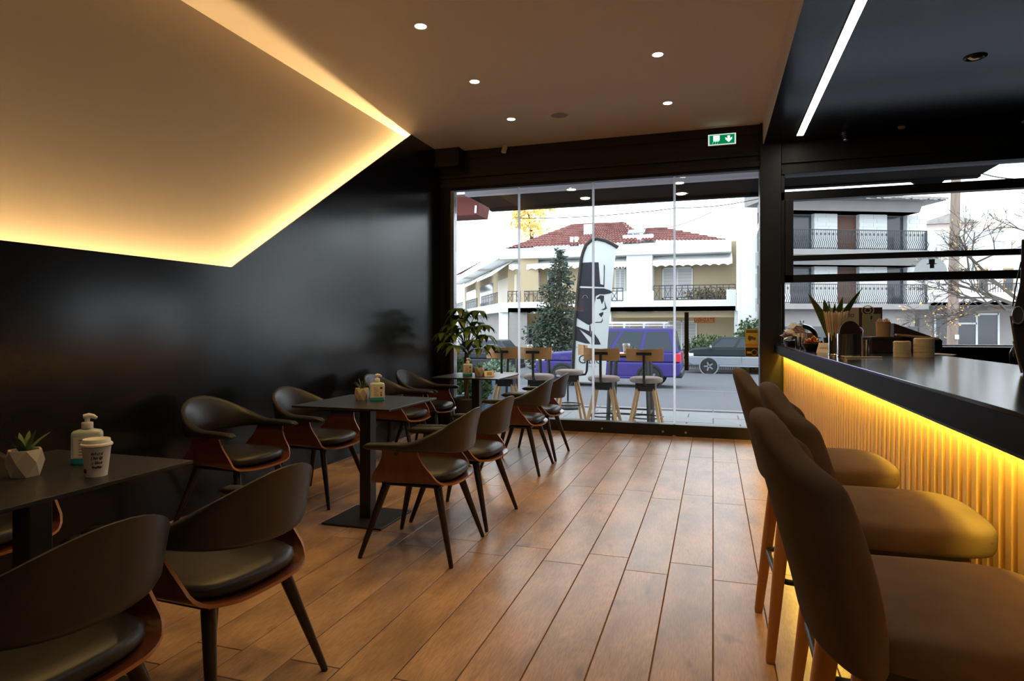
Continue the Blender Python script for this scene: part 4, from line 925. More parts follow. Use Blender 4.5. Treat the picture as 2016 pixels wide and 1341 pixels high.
# ---------------------------------------------------------------- canopy over the pavement
xa = onY(965, 390, 9.25).x
cn = thing('entrance_canopy', (0, 0, 0), 0, 'dark flat canopy with small downlights above the glass front', 'canopy')
xe_ = onY(1926, 340, 9.3).x
MB().box(xa, 0.62, 8.32, 9.25, 3.10, 3.28).build('canopy_deck', mat('canopy_brown', (0.012, 0.009, 0.007), 0.9, spec=0.1), cn)
MB().box(0.62, xe_, 7.86, 9.25, 3.15, 3.28).build('canopy_deck', bpy.data.materials['canopy_brown'], cn)
MB().box(onY(915, 380, 8.2).x, 0.60, 8.20, 8.32, 3.09, 3.40).build('steel_beam', mat('lilac_grey_beam', (0.50, 0.47, 0.53), 0.7), cn)
MB().box(xa, 0.62, 9.22, 9.34, 3.06, 3.30).build('valance', mat('canopy_valance', (0.012, 0.011, 0.012), 0.9, spec=0.1), cn)
MB().box(0.62, xe_, 9.22, 9.34, 3.13, 3.32).build('valance', bpy.data.materials['canopy_valance'], cn)
MB().prism([(xe_ - 0.75, 9.25, 3.14), (xe_ - 0.35, 9.25, 3.14), (xe_ - 0.45, 9.25, 3.04), (xe_ - 0.62, 9.25, 3.03)], (0, 0.06, 0)).build('awning_bracket', bpy.data.materials['canopy_valance'], cn)
for px, py in ((1125, 366), (1152, 390), (1337, 353), (1341, 381)):
    p = onZ(px, py + (6 if py < 370 else 0), 3.10)
    MB().lathe([(0.001, -0.012), (0.06, -0.012), (0.07, 0), (0.001, 0)], (p.x, p.y, 3.10), 18).build('canopy_light', emat('canopy_lens', (1, 0.9, 0.7), 4.0) if (px == 1125) else bpy.data.materials['canopy_lens'], cn)
# maroon awning of the neighbour
a0 = onY(893, 425, 9.6); a1 = onY(944, 385, 9.6)
mw = thing('maroon_awning', (0, 0, 0), 0, 'maroon awning with a folded metal arm at the upper left outside', 'awning')
MB().prism([(a0.x - 1.0, 9.6, a0.z), (a1.x - 0.04, 9.6, a0.z), (a1.x + 0.02, 9.6, a1.z), (a0.x - 1.0, 9.6, a1.z + 0.05)], (0, 0.5, 0)).build('awning_cloth', mat('maroon_cloth', (0.11, 0.022, 0.016), 0.8), mw)
MB().box(a0.x - 1.0, a1.x, 9.35, 9.55, a1.z - 0.02, a1.z + 0.10).build('cassette', M['alu'], mw, bevel=0.01)
MB().box(a0.x - 1.0, a1.x - 0.16, 9.3, 9.4, a1.z + 0.10, a1.z + 0.30).build('cassette_board', bpy.data.materials['maroon_cloth'], mw)
for k in range(3): MB().bar((a0.x - 0.8, 9.34, a1.z + 0.03 * k), (a1.x - 0.05, 9.32, a1.z + 0.02 + 0.03 * k), 0.012).build('folding_arm', M['alu'], mw)
MB().box(-4.35, -4.2, 9.7, 9.85, ZS, a1.z).build('support_post', M['alu'], mw)
MB().bar((a1.x - 0.06, 9.58, a0.z + 0.02), (a1.x - 0.05, 9.58, a0.z + 0.14), 0.03).build('end_bracket', M['alu'], mw)
# white round-topped decal on the hatch glass
p = onY(1832, 540, YF - 0.0135); r = (onY(1865, 540, YF).x - onY(1800, 540, YF).x) / 2; zb_ = 1.851
dm = bpy.data.materials.new('translucent_decal'); dm.use_nodes = True; nt = dm.node_tree; nt.nodes.clear()
tr = nt.nodes.new('ShaderNodeBsdfTranslucent'); tr.inputs[0].default_value = (0.97, 0.98, 0.98, 1); df = nt.nodes.new('ShaderNodeBsdfDiffuse'); df.inputs[0].default_value = (0.85, 0.87, 0.87, 1)
mx_ = nt.nodes.new('ShaderNodeMixShader'); mx_.inputs[0].default_value = 0.1; oo = nt.nodes.new('ShaderNodeOutputMaterial')
nt.links.new(tr.outputs[0], mx_.inputs[1]); nt.links.new(df.outputs[0], mx_.inputs[2]); nt.links.new(mx_.outputs[0], oo.inputs[0])
zt_ = onY(1832, 507, YF).z - zb_
dl = MB().prism([(p.x + r * math.cos(PI * q / 24), YF - 0.0135, zb_ + max(0, zt_ * math.sin(PI * q / 24))) for q in range(25)], (0, 0.001, 0)).build('round_decal', dm, w2, normals=True)
tag(dl, 'white domed decal with a top-hat silhouette')
ht = MB(); k_ = zt_ / 0.2; dx = p.x + 0.01
for x0, x1, z0, z1 in ((-0.06, 0.06, 0.105, 0.117), (-0.034, 0.038, 0.117, 0.175), (-0.022, 0.03, 0.05, 0.105)): ht.box(dx + x0 * k_, dx + x1 * k_, YF - 0.0145, YF - 0.0136, zb_ + z0 * k_, zb_ + z1 * k_)
ht.build('hat_emblem', mat('slate_ink', (0.06, 0.06, 0.10), 0.6), dl)

# ---------------------------------------------------------------- outdoor high tables and stools (+Y = seat front)
def make_ostool():
    t = thing('outdoor_bar_stool', (0, 0, ZS), 0, '', 'bar stool', 'wood-backed bar stools outside the glass')
    MB().lathe([(0.001, 0.700), (0.16, 0.700), (0.182, 0.712), (0.188, 0.735), (0.182, 0.758), (0.15, 0.770), (0.001, 0.775)], n=28).build('seat', M['cushion'], t, smooth=180)
    MB().box(-0.11, 0.11, -0.11, 0.11, 0.60, 0.70).build('swivel_box', M['black'], t, bevel=0.005)
    MB().tube([(0, -0.10, 0.69), (0, -0.215, 0.70), (0, -0.235, 0.75), (0, -0.25, 1.06)], 0.016, 8).build('back_stem', M['black'], t, smooth=60)
    MB().box(-0.085, 0.085, -0.262, -0.248, 1.05, 1.085).build('back_bracket', M['black'], t, bevel=0.003)
    R = []
    for i in range(13):
        x = -0.205 + 0.41 * i / 12; y = -0.232 + 0.07 * (x / 0.205) ** 2
        R.append([(x, y - 0.008, 0.975), (x, y + 0.008, 0.975), (x, y + 0.008, 1.12 + 0.012 * abs(x / 0.205)), (x, y - 0.008, 1.12 + 0.012 * abs(x / 0.205))])
    MB().loft(R).build('backrest', M['backwood'], t, smooth=40)
    for sx in (-1, 1):
        for sy in (-1, 1):
            MB().tube([(sx * 0.085, sy * 0.085, 0.66), (sx * 0.20, sy * 0.20, 0.0)], [0.021, 0.018], 8).build('leg', M['wood'], t, smooth=50)
    MB().tube([(0.165 * math.cos(a * PI / 12), 0.165 * math.sin(a * PI / 12), 0.27) for a in range(24)], 0.009, 6, True).build('foot_ring', M['black'], t, smooth=60)
    return t
os_ = make_ostool()
spots = []
for px, Y, rz, l in ((996, 8.65, 0.10, 'wood-backed outdoor stool at the left, by the potted tree'), (1061, 8.62, -0.03, 'wood-backed outdoor stool second from the left, behind the aisle armchairs'),
                     (1189, 8.55, 0.0, 'wood-backed outdoor stool in front of the feather flag'), (1272, 8.55, 0.0, 'wood-backed outdoor stool right of the flag, nearest the door'),
                     (1121, 9.62, 1.95, 'outdoor stool seen side-on beside the flag pole')):
    spots.append((onY(px, 700, Y).x, Y, rz, l))
for i, (x, y, rz, l) in enumerate(spots):
    o = os_ if i == 0 else copy_tree(os_); o.location = (x, y, ZS); o.rotation_euler = (0, 0, rz); o.scale = (1.15, 1.15, 1.06); o['label'] = l
def high_table(px, Y, label):
    x = onY(px, 700, Y).x
    t = thing('outdoor_high_table', (x, Y, ZS), 0, label, 'table', 'high tables outside')
    MB().box(-0.32, 0.32, -0.32, 0.32, 1.07, 1.10).build('tabletop', M['backwood'], t, bevel=0.004)
    MB().box(-0.27, 0.27, -0.27, 0.27, 1.045, 1.07).build('apron', M['black'], t)
    for sx in (-1, 1):
        for sy in (-1, 1): MB().bar((sx * 0.25, sy * 0.25, 1.05), (sx * 0.29, sy * 0.29, 0.0), 0.04).build('leg', M['black'], t)
    for a_, c_ in (((-1, -1), (1, -1)), ((-1, 1), (1, 1)), ((-1, -1), (-1, 1)), ((1, -1), (1, 1))):
        MB().bar((a_[0] * 0.28, a_[1] * 0.28, 0.26), (c_[0] * 0.28, c_[1] * 0.28, 0.26), 0.025).build('foot_bar', M['black'], t)
    return x
xt1 = high_table(1040, 9.38, 'high table outside behind the two left stools')
xt2 = high_table(1242, 9.25, 'high table outside behind the two right stools')
cup(onY(1232, 690, 9.0).x, 9.05, ZS + 1.10, 0.2, 'paper cup on the high table outside, right of the flag', s=1.15)
cup(onY(1043, 690, 9.15).x, 9.15, ZS + 1.10, 0.9, 'crumpled pale cup on the high table outside at the left', s=0.9)
succulent(onY(1246, 690, 9.25).x, 9.3, ZS + 1.10, 0.2, 'tiny potted plant on the high table outside', 'grass', 0.7)

# ---------------------------------------------------------------- feather flag
FY = 11.3; K = 4.62
def fp(u, v, y=0.0): p = onY(1120 + u / K, 450 + v / K, FY); return (p.x, FY + y, p.z)
ff = thing('feather_flag', (0, 0, 0), 0, 'tall white feather flag with a man in a top hat', 'flag')
left = [(28, 1395), (36, 1150), (45, 900), (60, 720), (75, 560), (90, 420), (100, 330), (110, 260), (125, 205), (150, 145), (200, 100), (250, 88), (330, 107), (400, 142), (440, 168)]
right = [(425, 240), (412, 350), (400, 470), (388, 620), (375, 760), (365, 880), (355, 1000), (342, 1200), (330, 1395)]
MB().prism([fp(u, v) for u, v in left + right], (0, 0.004, 0)).build('flag_cloth', mat('flag_white', (0.66, 0.70, 0.71), 0.8), ff)
slv = [(u, v) for u, v in left]
b = MB(); b.tube([fp(u + 6, v + 4, -0.004) for u, v in slv], 0.032, 6); b.build('pole_sleeve', M['ink'], ff, smooth=60)
dk = mat('flag_ink', (0.022, 0.022, 0.035), 0.7)
def fpoly(name, pts, m=dk, y=-0.003): MB().prism([fp(u, v, y) for u, v in pts], (0, 0.002, 0)).build(name, m, ff)
fpoly('hat_crown', [(108, 312), (205, 306), (270, 308), (285, 505), (318, 515), (322, 533), (88, 523), (98, 400)])
fpoly('hat_crown_edge', [(318, 325), (327, 340), (325, 420), (322, 533), (314, 533), (318, 420)])
fpoly('head', [(86, 540), (320, 545), (370, 560), (398, 578), (370, 592), (320, 600), (280, 598), (245, 615), (240, 650), (228, 700), (220, 790), (222, 850), (188, 880), (160, 868), (66, 810), (74, 680)])
fpoly('eye', [(250, 635), (285, 606), (320, 612), (318, 650), (300, 690), (284, 640), (258, 642)])
fpoly('nose', [(322, 650), (346, 728), (318, 742), (292, 738), (318, 728), (330, 718)])
fpoly('mouth', [(272, 775), (312, 758), (314, 775), (296, 808), (278, 790)])
fpoly('jaw_line', [(306, 812), (308, 838), (296, 856), (240, 858), (240, 850), (290, 848), (300, 836)])
fpoly('coat', [(54, 882), (188, 935), (196, 965), (206, 930), (236, 962), (270, 1010), (290, 1056), (208, 1056), (205, 990), (95, 915), (196, 1048), (150, 1045), (50, 1015)])
fpoly('collar_edge', [(186, 885), (196, 880), (200, 930), (194, 965), (186, 925)])
b = MB()
for q in range(7):
    a0_, a1_ = PI * q / 7, PI * (q + 1) / 7
    b.bar(fp(148 + 22 * math.cos(a0_), 632 - 26 * math.sin(a0_), -0.005), fp(148 + 22 * math.cos(a1_), 632 - 26 * math.sin(a1_), -0.005), 0.014, 0.002)
b.build('ear_line', bpy.data.materials['flag_white'], ff)
b = MB(); pts = [fp(45 + 295 * q / 12, 1052 + 45 * math.sin(PI * (0.15 + 0.5 * q / 12)), -0.004) for q in range(13)]
for p0, p1 in zip(pts, pts[1:]): b.bar(p0, p1, 0.008, 0.002)
b.build('curved_line', dk, ff)
p = fp(192, 1195, -0.005); text_part('flag_lettering', 'Gallo', 0.215, Matrix.Translation(p) @ Matrix.Rotation(PI / 2, 4, 'X'), dk, ff, 0.92)
b = MB()
for q in range(8): b.bar(fp(160 + q * 11, 1252, -0.004), fp(167 + q * 11, 1250, -0.004), 0.03, 0.002)
b.build('flag_fine_print', dk, ff)
pb = onY(1118, 800, FY)
MB().tube([(pb.x, FY, ZS + 0.06), (pb.x, FY, ZS + 0.6), fp(22, 1395), fp(34, 1150)], 0.018, 8).build('flag_pole', M['black'], ff, smooth=60)
MB().lathe([(0.001, 0), (0.24, 0), (0.25, 0.03), (0.20, 0.09), (0.07, 0.13), (0.03, 0.14), (0.001, 0.14)], (pb.x, FY, ZS), 12).build('flag_base', M['black'], ff)

# ---------------------------------------------------------------- planters outside
def bush(b, c, r, n, rnd, up=0.5, size=0.05):
    for _ in range(n):
        v = Vector((rnd.gauss(0, 1), rnd.gauss(0, 1), rnd.gauss(0, 1))).normalized() * (rnd.random() ** 0.5)
        p = Vector((c[0] + v.x * r[0], c[1] + v.y * r[1], c[2] + v.z * r[2])); d = Vector((rnd.gauss(0, 1), rnd.gauss(0, 1), rnd.gauss(up, 1))).normalized(); s = d.orthogonal().normalized() * size * 0.35
        L = size * rnd.uniform(0.7, 1.4); b.add([p, p + d * L * 0.5 + s, p + d * L, p + d * L * 0.5 - s], [(0, 1, 2, 3)])
def planter(px, Y, w, h, hb, mtl, leafm, label, seed, size):
    x = onY(px, 760, Y).x; t = thing('planter', (x, Y, ZS), 0, label, 'planter', 'planters outside the glass')
    MB().loft([[(sx * w * 0.42, sy * w * 0.42, 0) for sx, sy in ((-1, -1), (1, -1), (1, 1), (-1, 1))], [(sx * w / 2, sy * w / 2, h) for sx, sy in ((-1, -1), (1, -1), (1, 1), (-1, 1))]]).build('pot', mtl, t, bevel=0.008)
    b = MB(); bush(b, (0, 0, h + hb * 0.5), (w * 0.55, w * 0.55, hb * 0.55), 900, random.Random(seed), 1.2, size); tag(b.build('foliage', leafm, t, normals=False), kind='stuff')
bl = mat('blue_grey_planter', (0.09, 0.13, 0.19), 0.6); lv = mat('grey_green_leaf', (0.07, 0.12, 0.06), 0.6, noise=((0.22, 0.30, 0.22), 12, (1, 1, 1), 0.2)); lg_ = mat('dark_green_leaf', (0.035, 0.07, 0.025), 0.6, noise=((0.09, 0.14, 0.05), 8, (1, 1, 1), 0.2))
planter(943, 8.22, 0.30, 0.42, 0.45, bl, lg_, 'blue grey planter with dark grassy plant just outside the glass', 1, 0.09)
planter(905, 8.6, 0.36, 0.5, 0.5, bl, lg_, 'planter with dark bush behind the money tree', 2, 0.08)
planter(978, 10.6, 0.62, 0.55, 0.32, bl, lv, 'dark square planter with pale green shrub by the road', 3, 0.06)
# ================================================================ VEHICLES (local +x is the front)
def vehicle(name, loc, rz, label, cat, L, Wd, zsill, zmid, zbelt, zroof, wb, wr, hood, cab, cl, cu, glassm, rack=False, tail=True, arch=None):
    t = thing(name, loc, rz, label, cat)
    h = Wd / 2; xf, xr = L / 2, -L / 2
    def slabp(pts, half): return MB().prism([(x, -half, z) for x, z in pts], (0, 2 * half, 0))
    slabp([(xr, zsill + 0.08), (xr + 0.1, zsill), (xf - 0.25, zsill), (xf - 0.02, zsill + 0.12), (xf, zmid - 0.1), (xf - 0.03, zmid), (xr, zmid)], h).build('lower_body', cl, t, bevel=0.05, seg=3)
    c0, c1, r0, r1 = cab                                             # belt rear/front, roof rear/front
    slabp([(xr + 0.01, zmid + 0.003), (xf - 0.05, zmid + 0.003), (xf - 0.10, hood - 0.10), (xf - 0.3, hood - 0.02), (c1 + 0.05, zbelt), (xr + 0.02, zbelt), (xr, zbelt - 0.08)], h - 0.015).build('upper_body', cu, t, bevel=0.05, seg=3)
    hb, hr = h - 0.04, h - 0.20
    MB().loft([[(c0, -hb, zbelt - 0.02), (c1, -hb, zbelt - 0.02), (c1, hb, zbelt - 0.02), (c0, hb, zbelt - 0.02)], [(r0, -hr, zroof), (r1, -hr, zroof), (r1, hr, zroof), (r0, hr, zroof)]]).build('cabin', cu, t, bevel=0.05, seg=3)
    def P(u, v, s): # u along 0..1 rear->front, v height 0..1, side
        return Vector(((c0 + (c1 - c0) * u) * (1 - v) + (r0 + (r1 - r0) * u) * v, s * ((hb * (1 - v) + hr * v) + 0.006), zbelt - 0.02 + (zroof - zbelt + 0.02) * v))
    for s in (-1, 1):
        for u0, u1 in ((0.05, 0.34), (0.38, 0.64), (0.68, 0.95)):
            q = [P(u0, 0.12, s), P(u1, 0.12, s), P(u1 if u1 < 0.9 else 0.93, 0.86, s), P(u0 if u0 > 0.1 else 0.08, 0.86, s)]
            MB().prism(q, (0, -s * 0.02, 0)).build('side_window', glassm, t)
        for xw in (wb / 2, -wb / 2):
            ac = MB().lathe([(wr * 1.04, -0.02), (wr * 1.20, -0.02), (wr * 1.20, 0.03), (wr * 1.04, 0.03)], n=26, ring=True).build('wheel_arch', arch or M['black'], t, smooth=40); ac.location = (xw, s * h, wr); ac.rotation_euler = (PI / 2, 0, 0)
            MB().cyl((xw, s * (h - 0.3), wr), (xw, s * (h + 0.004), wr), wr * 1.05, n=24).build('wheel_well', M['black'], t)
            w = MB().lathe([(wr * 0.6, -0.11), (wr * 0.93, -0.11), (wr, -0.07), (wr, 0.07), (wr * 0.93, 0.11), (wr * 0.6, 0.11)], n=26, ring=True).build('wheel', M['black'], t, smooth=50); w.location = (xw, s * (h - 0.06), wr); w.rotation_euler = (PI / 2, 0, 0)
            rim = MB().lathe([(0.001, -0.02), (0.07, -0.02), (0.075, 0.02), (wr * 0.60, 0.06), (wr * 0.62, 0.10), (wr * 0.62, -0.06), (0.001, -0.06)], n=26)
            for q in range(5): rim.obox(Matrix.Rotation(q * 2 * PI / 5, 4, 'Z') @ Matrix.Translation((wr * 0.36, 0, 0.045)), wr * 0.5, 0.07, 0.05)
            rm_ = rim.build('rim', sv, w); rm_.scale = (1, 1, -s)
        MB().sphere((c1 - 0.18, s * (h + 0.10), zbelt + 0.06), 0.11, sx=0.6, sz=0.8).build('mirror', cl, t, smooth=60)
        for xs in ((c0 + c1) / 2 + 0.25, (c0 + c1) / 2 - 0.8): MB().box(xs - 0.006, xs + 0.006, s * h - 0.004, s * h + 0.004, zsill + 0.15, zbelt - 0.06).build('door_gap', M['black'], t)
        MB().box((c0 + c1) / 2 - 0.62, (c0 + c1) / 2 - 0.48, s * (h - 0.01) - 0.02, s * (h - 0.01) + 0.02, zbelt - 0.16, zbelt - 0.12).build('door_handle', cl, t)
        MB().box(xf - 0.32, xf - 0.02, s * (h - 0.20) - 0.19, s * (h - 0.20) + 0.19, zmid + 0.0, zmid + 0.16).build('headlight', mat('headlight', (0.85, 0.87, 0.9), 0.15), t, bevel=0.03)
        if tail: MB().box(xr - 0.012, xr + 0.14, s * (h - 0.10) - 0.10, s * (h - 0.10) + 0.105, zmid + 0.02, zbelt - 0.02).build('tail_light', mat('tail_light', (0.55, 0.02, 0.03), 0.3), t, bevel=0.02)
    MB().prism([P(1, 0.1, -1) + Vector((0.012, 0.14, 0)), P(1, 0.1, 1) + Vector((0.012, -0.14, 0)), P(1, 0.88, 1) + Vector((0.012, -0.12, 0)), P(1, 0.88, -1) + Vector((0.012, 0.12, 0))], (-0.02, 0, 0)).build('windscreen', glassm, t)
    MB().prism([P(0, 0.1, -1) + Vector((-0.012, 0.14, 0)), P(0, 0.1, 1) + Vector((-0.012, -0.14, 0)), P(0, 0.88, 1) + Vector((-0.012, -0.12, 0)), P(0, 0.88, -1) + Vector((-0.012, 0.12, 0))], (0.02, 0, 0)).build('rear_window', glassm, t)
    MB().box(xf - 0.22, xf + 0.05, -h + 0.02, h - 0.02, zsill, zsill + 0.20).build('bumper', cl, t, bevel=0.05)
    MB().box(xr - 0.06, xr + 0.2, -h + 0.02, h - 0.02, zsill - 0.02, zsill + 0.18).build('bumper', M['black'], t, bevel=0.05)
    MB().box(xf - 0.02, xf + 0.012, -h * 0.5, h * 0.5, zmid - 0.05, zmid + 0.12).build('grille', M['black'], t)
    MB().box(-wb / 2 + wr * 1.25, wb / 2 - wr * 1.25, -h - 0.03, h + 0.03, zsill - 0.06, zsill + 0.02).build('side_step', cl, t, bevel=0.02)
    if rack:
        for s in (-1, 1): MB().box(r0 + 0.1, r1 - 0.05, s * (hr - 0.08) - 0.02, s * (hr - 0.08) + 0.02, zroof + 0.06, zroof + 0.10).build('roof_rail', M['alu'], t)
        for k in range(4): x = r0 + 0.3 + k * (r1 - r0 - 0.5) / 3; MB().box(x - 0.03, x + 0.03, -hr + 0.05, hr - 0.05, zroof - 0.01, zroof + 0.13).build('rack_bar', M['alu'], t)
        MB().box(r0 + 0.2, r1 - 0.2, -0.35, 0.25, zroof + 0.131, zroof + 0.20).build('ladder', M['alu'], t)
    return t
dg = mat('dark_green_paint', (0.010, 0.020, 0.022), 0.5, spec=0.3); sv = mat('silver_paint', (0.23, 0.25, 0.29), 0.35, 0.3); pu = mat('violet_paint', (0.034, 0.024, 0.16), 0.45, spec=0.35)
carglass = mat('car_glass', (0.02, 0.03, 0.045), 0.15, spec=0.3); dk2 = mat('near_black_paint', (0.015, 0.017, 0.024), 0.4, spec=0.4)
YS = 30.0; p = onG(1437, 735)
p = onY(1453, 700, 33.0); vehicle('pickup_suv', (p.x, 33.0, gz_(33.0)), PI, 'dark green and silver off-road vehicle parked across the street', 'car', 4.75, 1.75, 0.42, 0.86, 1.25, 1.78, 2.72, 0.38, 1.22, (-2.2, 1.45, -2.0, 0.85), sv, dg, carglass, arch=sv)
p = onY(1200, 700, 20.5); vehicle('violet_van', (p.x, 20.5, gz_(20.5)), PI, 'violet van with a roof rack driving past behind the flag', 'van', 4.5, 1.75, 0.36, 0.80, 1.10, 1.84, 2.7, 0.34, 1.05, (-2.2, 0.95, -2.05, 0.25), pu, pu, carglass, rack=True)
p = onY(925, 700, 24.0); vehicle('dark_hatchback', (p.x, 24.0, gz_(24.0)), PI, 'near-black parked car behind the money tree', 'car', 4.1, 1.7, 0.35, 0.75, 1.0, 1.48, 2.5, 0.32, 0.95, (-1.9, 0.7, -1.5, -0.1), dk2, dk2, carglass)

# ================================================================ BUILDING ACROSS (white, red roof)
GB = gz_(34.5) + 0.14
B1 = thing('white_corner_house', (0, 0, 0), 0, 'white two-storey corner house with red tiled roof and balcony awnings across the street', 'building')
def fbox(name, px0, px1, py0, py1, Y0, Y1, m, par=None, pY=None, **k):
    a = onY(px0, py1, pY or Y0); c = onY(px1, py0, pY or Y0)
    return MB().box(a.x, c.x, Y0, Y1, a.z, c.z).build(name, m, par or B1, **k)
WY, PY = 38.0, 36.5
gnd = onY(1200, 700, WY)
def bx3(name, x0, x1, y0, y1, z0, z1, m, par=None, **k): return MB().box(x0, x1, y0, y1, z0, z1).build(name, m, par or B1, **k)
X = lambda px, Y: onY(px, 600, Y).x
Z = lambda py, Y, px=1250: onY(px, py, Y).z
zb0, zb1 = Z(613, PY), Z(590, PY)
bx3('upper_wall', X(1000, WY), X(1450, WY), WY, WY + 0.3, zb0, Z(482, WY), M['beige'])
bx3('ground_wall', X(1000, 39), X(1452, 39), 39.2, 39.5, GB, zb0, M['beige'])
bx3('balcony_slab', X(988, PY), X(1448, PY), PY, WY, zb0, zb0 + 0.25, M['render'])
bx3('eave_band', X(985, PY), X(1440, PY), PY - 0.1, WY + 0.2, Z(502, PY), Z(480, PY), M['render'])
# solid parapet pieces and railings on the balcony
for a, c in ((1203, 1287), (1430, 1449)): bx3('parapet', X(a, PY), X(c, PY), PY, PY + 0.15, zb0, Z(573, PY), M['render'])
bx3('parapet', X(1000, PY), X(1203, PY), PY, PY + 0.15, zb0, Z(592, PY), M['render'])
bx3('parapet', X(1287, PY), X(1430, PY), PY, PY + 0.15, zb0, Z(592, PY), M['render'])
bx3('upper_pier', X(1233, PY), X(1284, PY), PY + 0.05, WY, zb0, Z(480, PY), M['render'])
def railing(px0, px1, py0, py1, Y, n, par, style='x', m=None):
    x0, x1, z0, z1 = X(px0, Y), X(px1, Y), Z(py1, Y), Z(py0, Y); b = MB(); m = m or M['iron']
    b.box(x0, x1, Y - 0.02, Y + 0.02, z1 - 0.05, z1); b.box(x0, x1, Y - 0.02, Y + 0.02, z0, z0 + 0.04); b.box(x0, x1, Y - 0.015, Y + 0.015, z1 - 0.2, z1 - 0.17)
    for k in range(n + 1):
        x = x0 + (x1 - x0) * k / n; b.box(x - 0.018, x + 0.018, Y - 0.018, Y + 0.018, z0, z1)
        if style == 'x' and k < n and k % 2 == 0:
            xe = x0 + (x1 - x0) * (k + 1) / n; b.bar((x, Y, z0 + 0.04), (xe, Y, z1 - 0.2), 0.025); b.bar((xe, Y, z0 + 0.04), (x, Y, z1 - 0.2), 0.025)
    return b.build('railing', m, par)
railing(1287, 1447, 563, 592, PY + 0.07, 14, B1); railing(1204, 1226, 566, 592, PY - 0.02, 2, B1); railing(1000, 1075, 569, 594, PY + 0.07, 9, B1)
def awning(px0, px1, py0, py1, Y, par, drop=1.3):
    x0, x1, z1, z0 = X(px0, Y), X(px1, Y), Z(py0, Y), Z(py1, Y); n = max(4, int((x1 - x0) / 0.45)); b = MB()
    b.prism([(x0, Y + drop, z1), (x0, Y, z0 + 0.35), (x0, Y, z0 + 0.31), (x0, Y + drop, z1 - 0.05)], (x1 - x0, 0, 0))
    vs = []; fs = []
    for k in range(n * 4 + 1):
        x = x0 + (x1 - x0) * k / (n * 4); zz = z0 + 0.09 * abs(math.cos(PI * k / 4)); vs += [(x, Y, z0 + 0.34), (x, Y - 0.01, zz)]
    for k in range(n * 4): fs.append((2 * k, 2 * k + 1, 2 * k + 3, 2 * k + 2))
    b.add(vs, fs); return b.build('awning', M['awning'], par, normals=False)
awning(1285, 1442, 498, 527, PY + 0.1, B1); awning(1002, 1140, 501, 526, PY + 0.1, B1); awning(1208, 1233, 500, 527, PY + 0.1, B1)
def window(px0, px1, py0, py1, Y, par, shut=0.5, m=None):
    x0, x1, z1, z0 = X(px0, Y), X(px1, Y), Z(py0, Y), Z(py1, Y)
    w = MB(); f = 0.07
    w.box(x0, x0 + f, Y - 0.06, Y, z0, z1); w.box(x1 - f, x1, Y - 0.06, Y, z0, z1); w.box(x0, x1, Y - 0.06, Y, z1 - f, z1); w.box(x0, x1, Y - 0.06, Y, z0, z0 + f); w.box((x0 + x1) / 2 - 0.03, (x0 + x1) / 2 + 0.03, Y - 0.06, Y, z0, z1)
    o = w.build('window', M['render'], par); MB().box(x0 + f, x1 - f, Y - 0.02, Y - 0.004, z0 + f, z1 - f).build('pane', m or M['darkglass'], o)
    if shut:
        s = MB(); n = 9
        for k in range(n): zz = z1 - f - (z1 - z0) * shut * (k + 1) / n; s.box(x0 + f, x1 - f, Y - 0.05, Y - 0.025, zz + 0.01, zz + (z1 - z0) * shut / n)
        s.build('shutter', M['shutter'], o)
window(1304, 1364, 529, 590, WY - 0.01, B1, 0.9); window(1210, 1232, 527, 575, WY - 0.01, B1, 0.9); window(1040, 1062, 530, 590, WY - 0.01, B1, 0.0, M['curtain']); window(1078, 1110, 530, 590, WY - 0.01, B1, 0.0)
window(1312, 1372, 632, 690, 39.19, B1, 0.9); window(1235, 1290, 650, 700, 39.19, B1, 0.0); window(1030, 1050, 640, 705, 39.19, B1, 0.0); window(1060, 1090, 640, 705, 39.19, B1, 0.0, M['curtain'])
for a, c in ((982, 1000), (1446, 1453), (1190, 1203)): bx3('column', X(a, PY + 0.2), X(c, PY + 0.2), PY + 0.2, PY + 0.9, GB, zb0, M['render'])
bx3('soffit_beam', X(1200, 37), X(1446, 37), 37, 37.3, zb0 - 0.35, zb0, M['beige'])
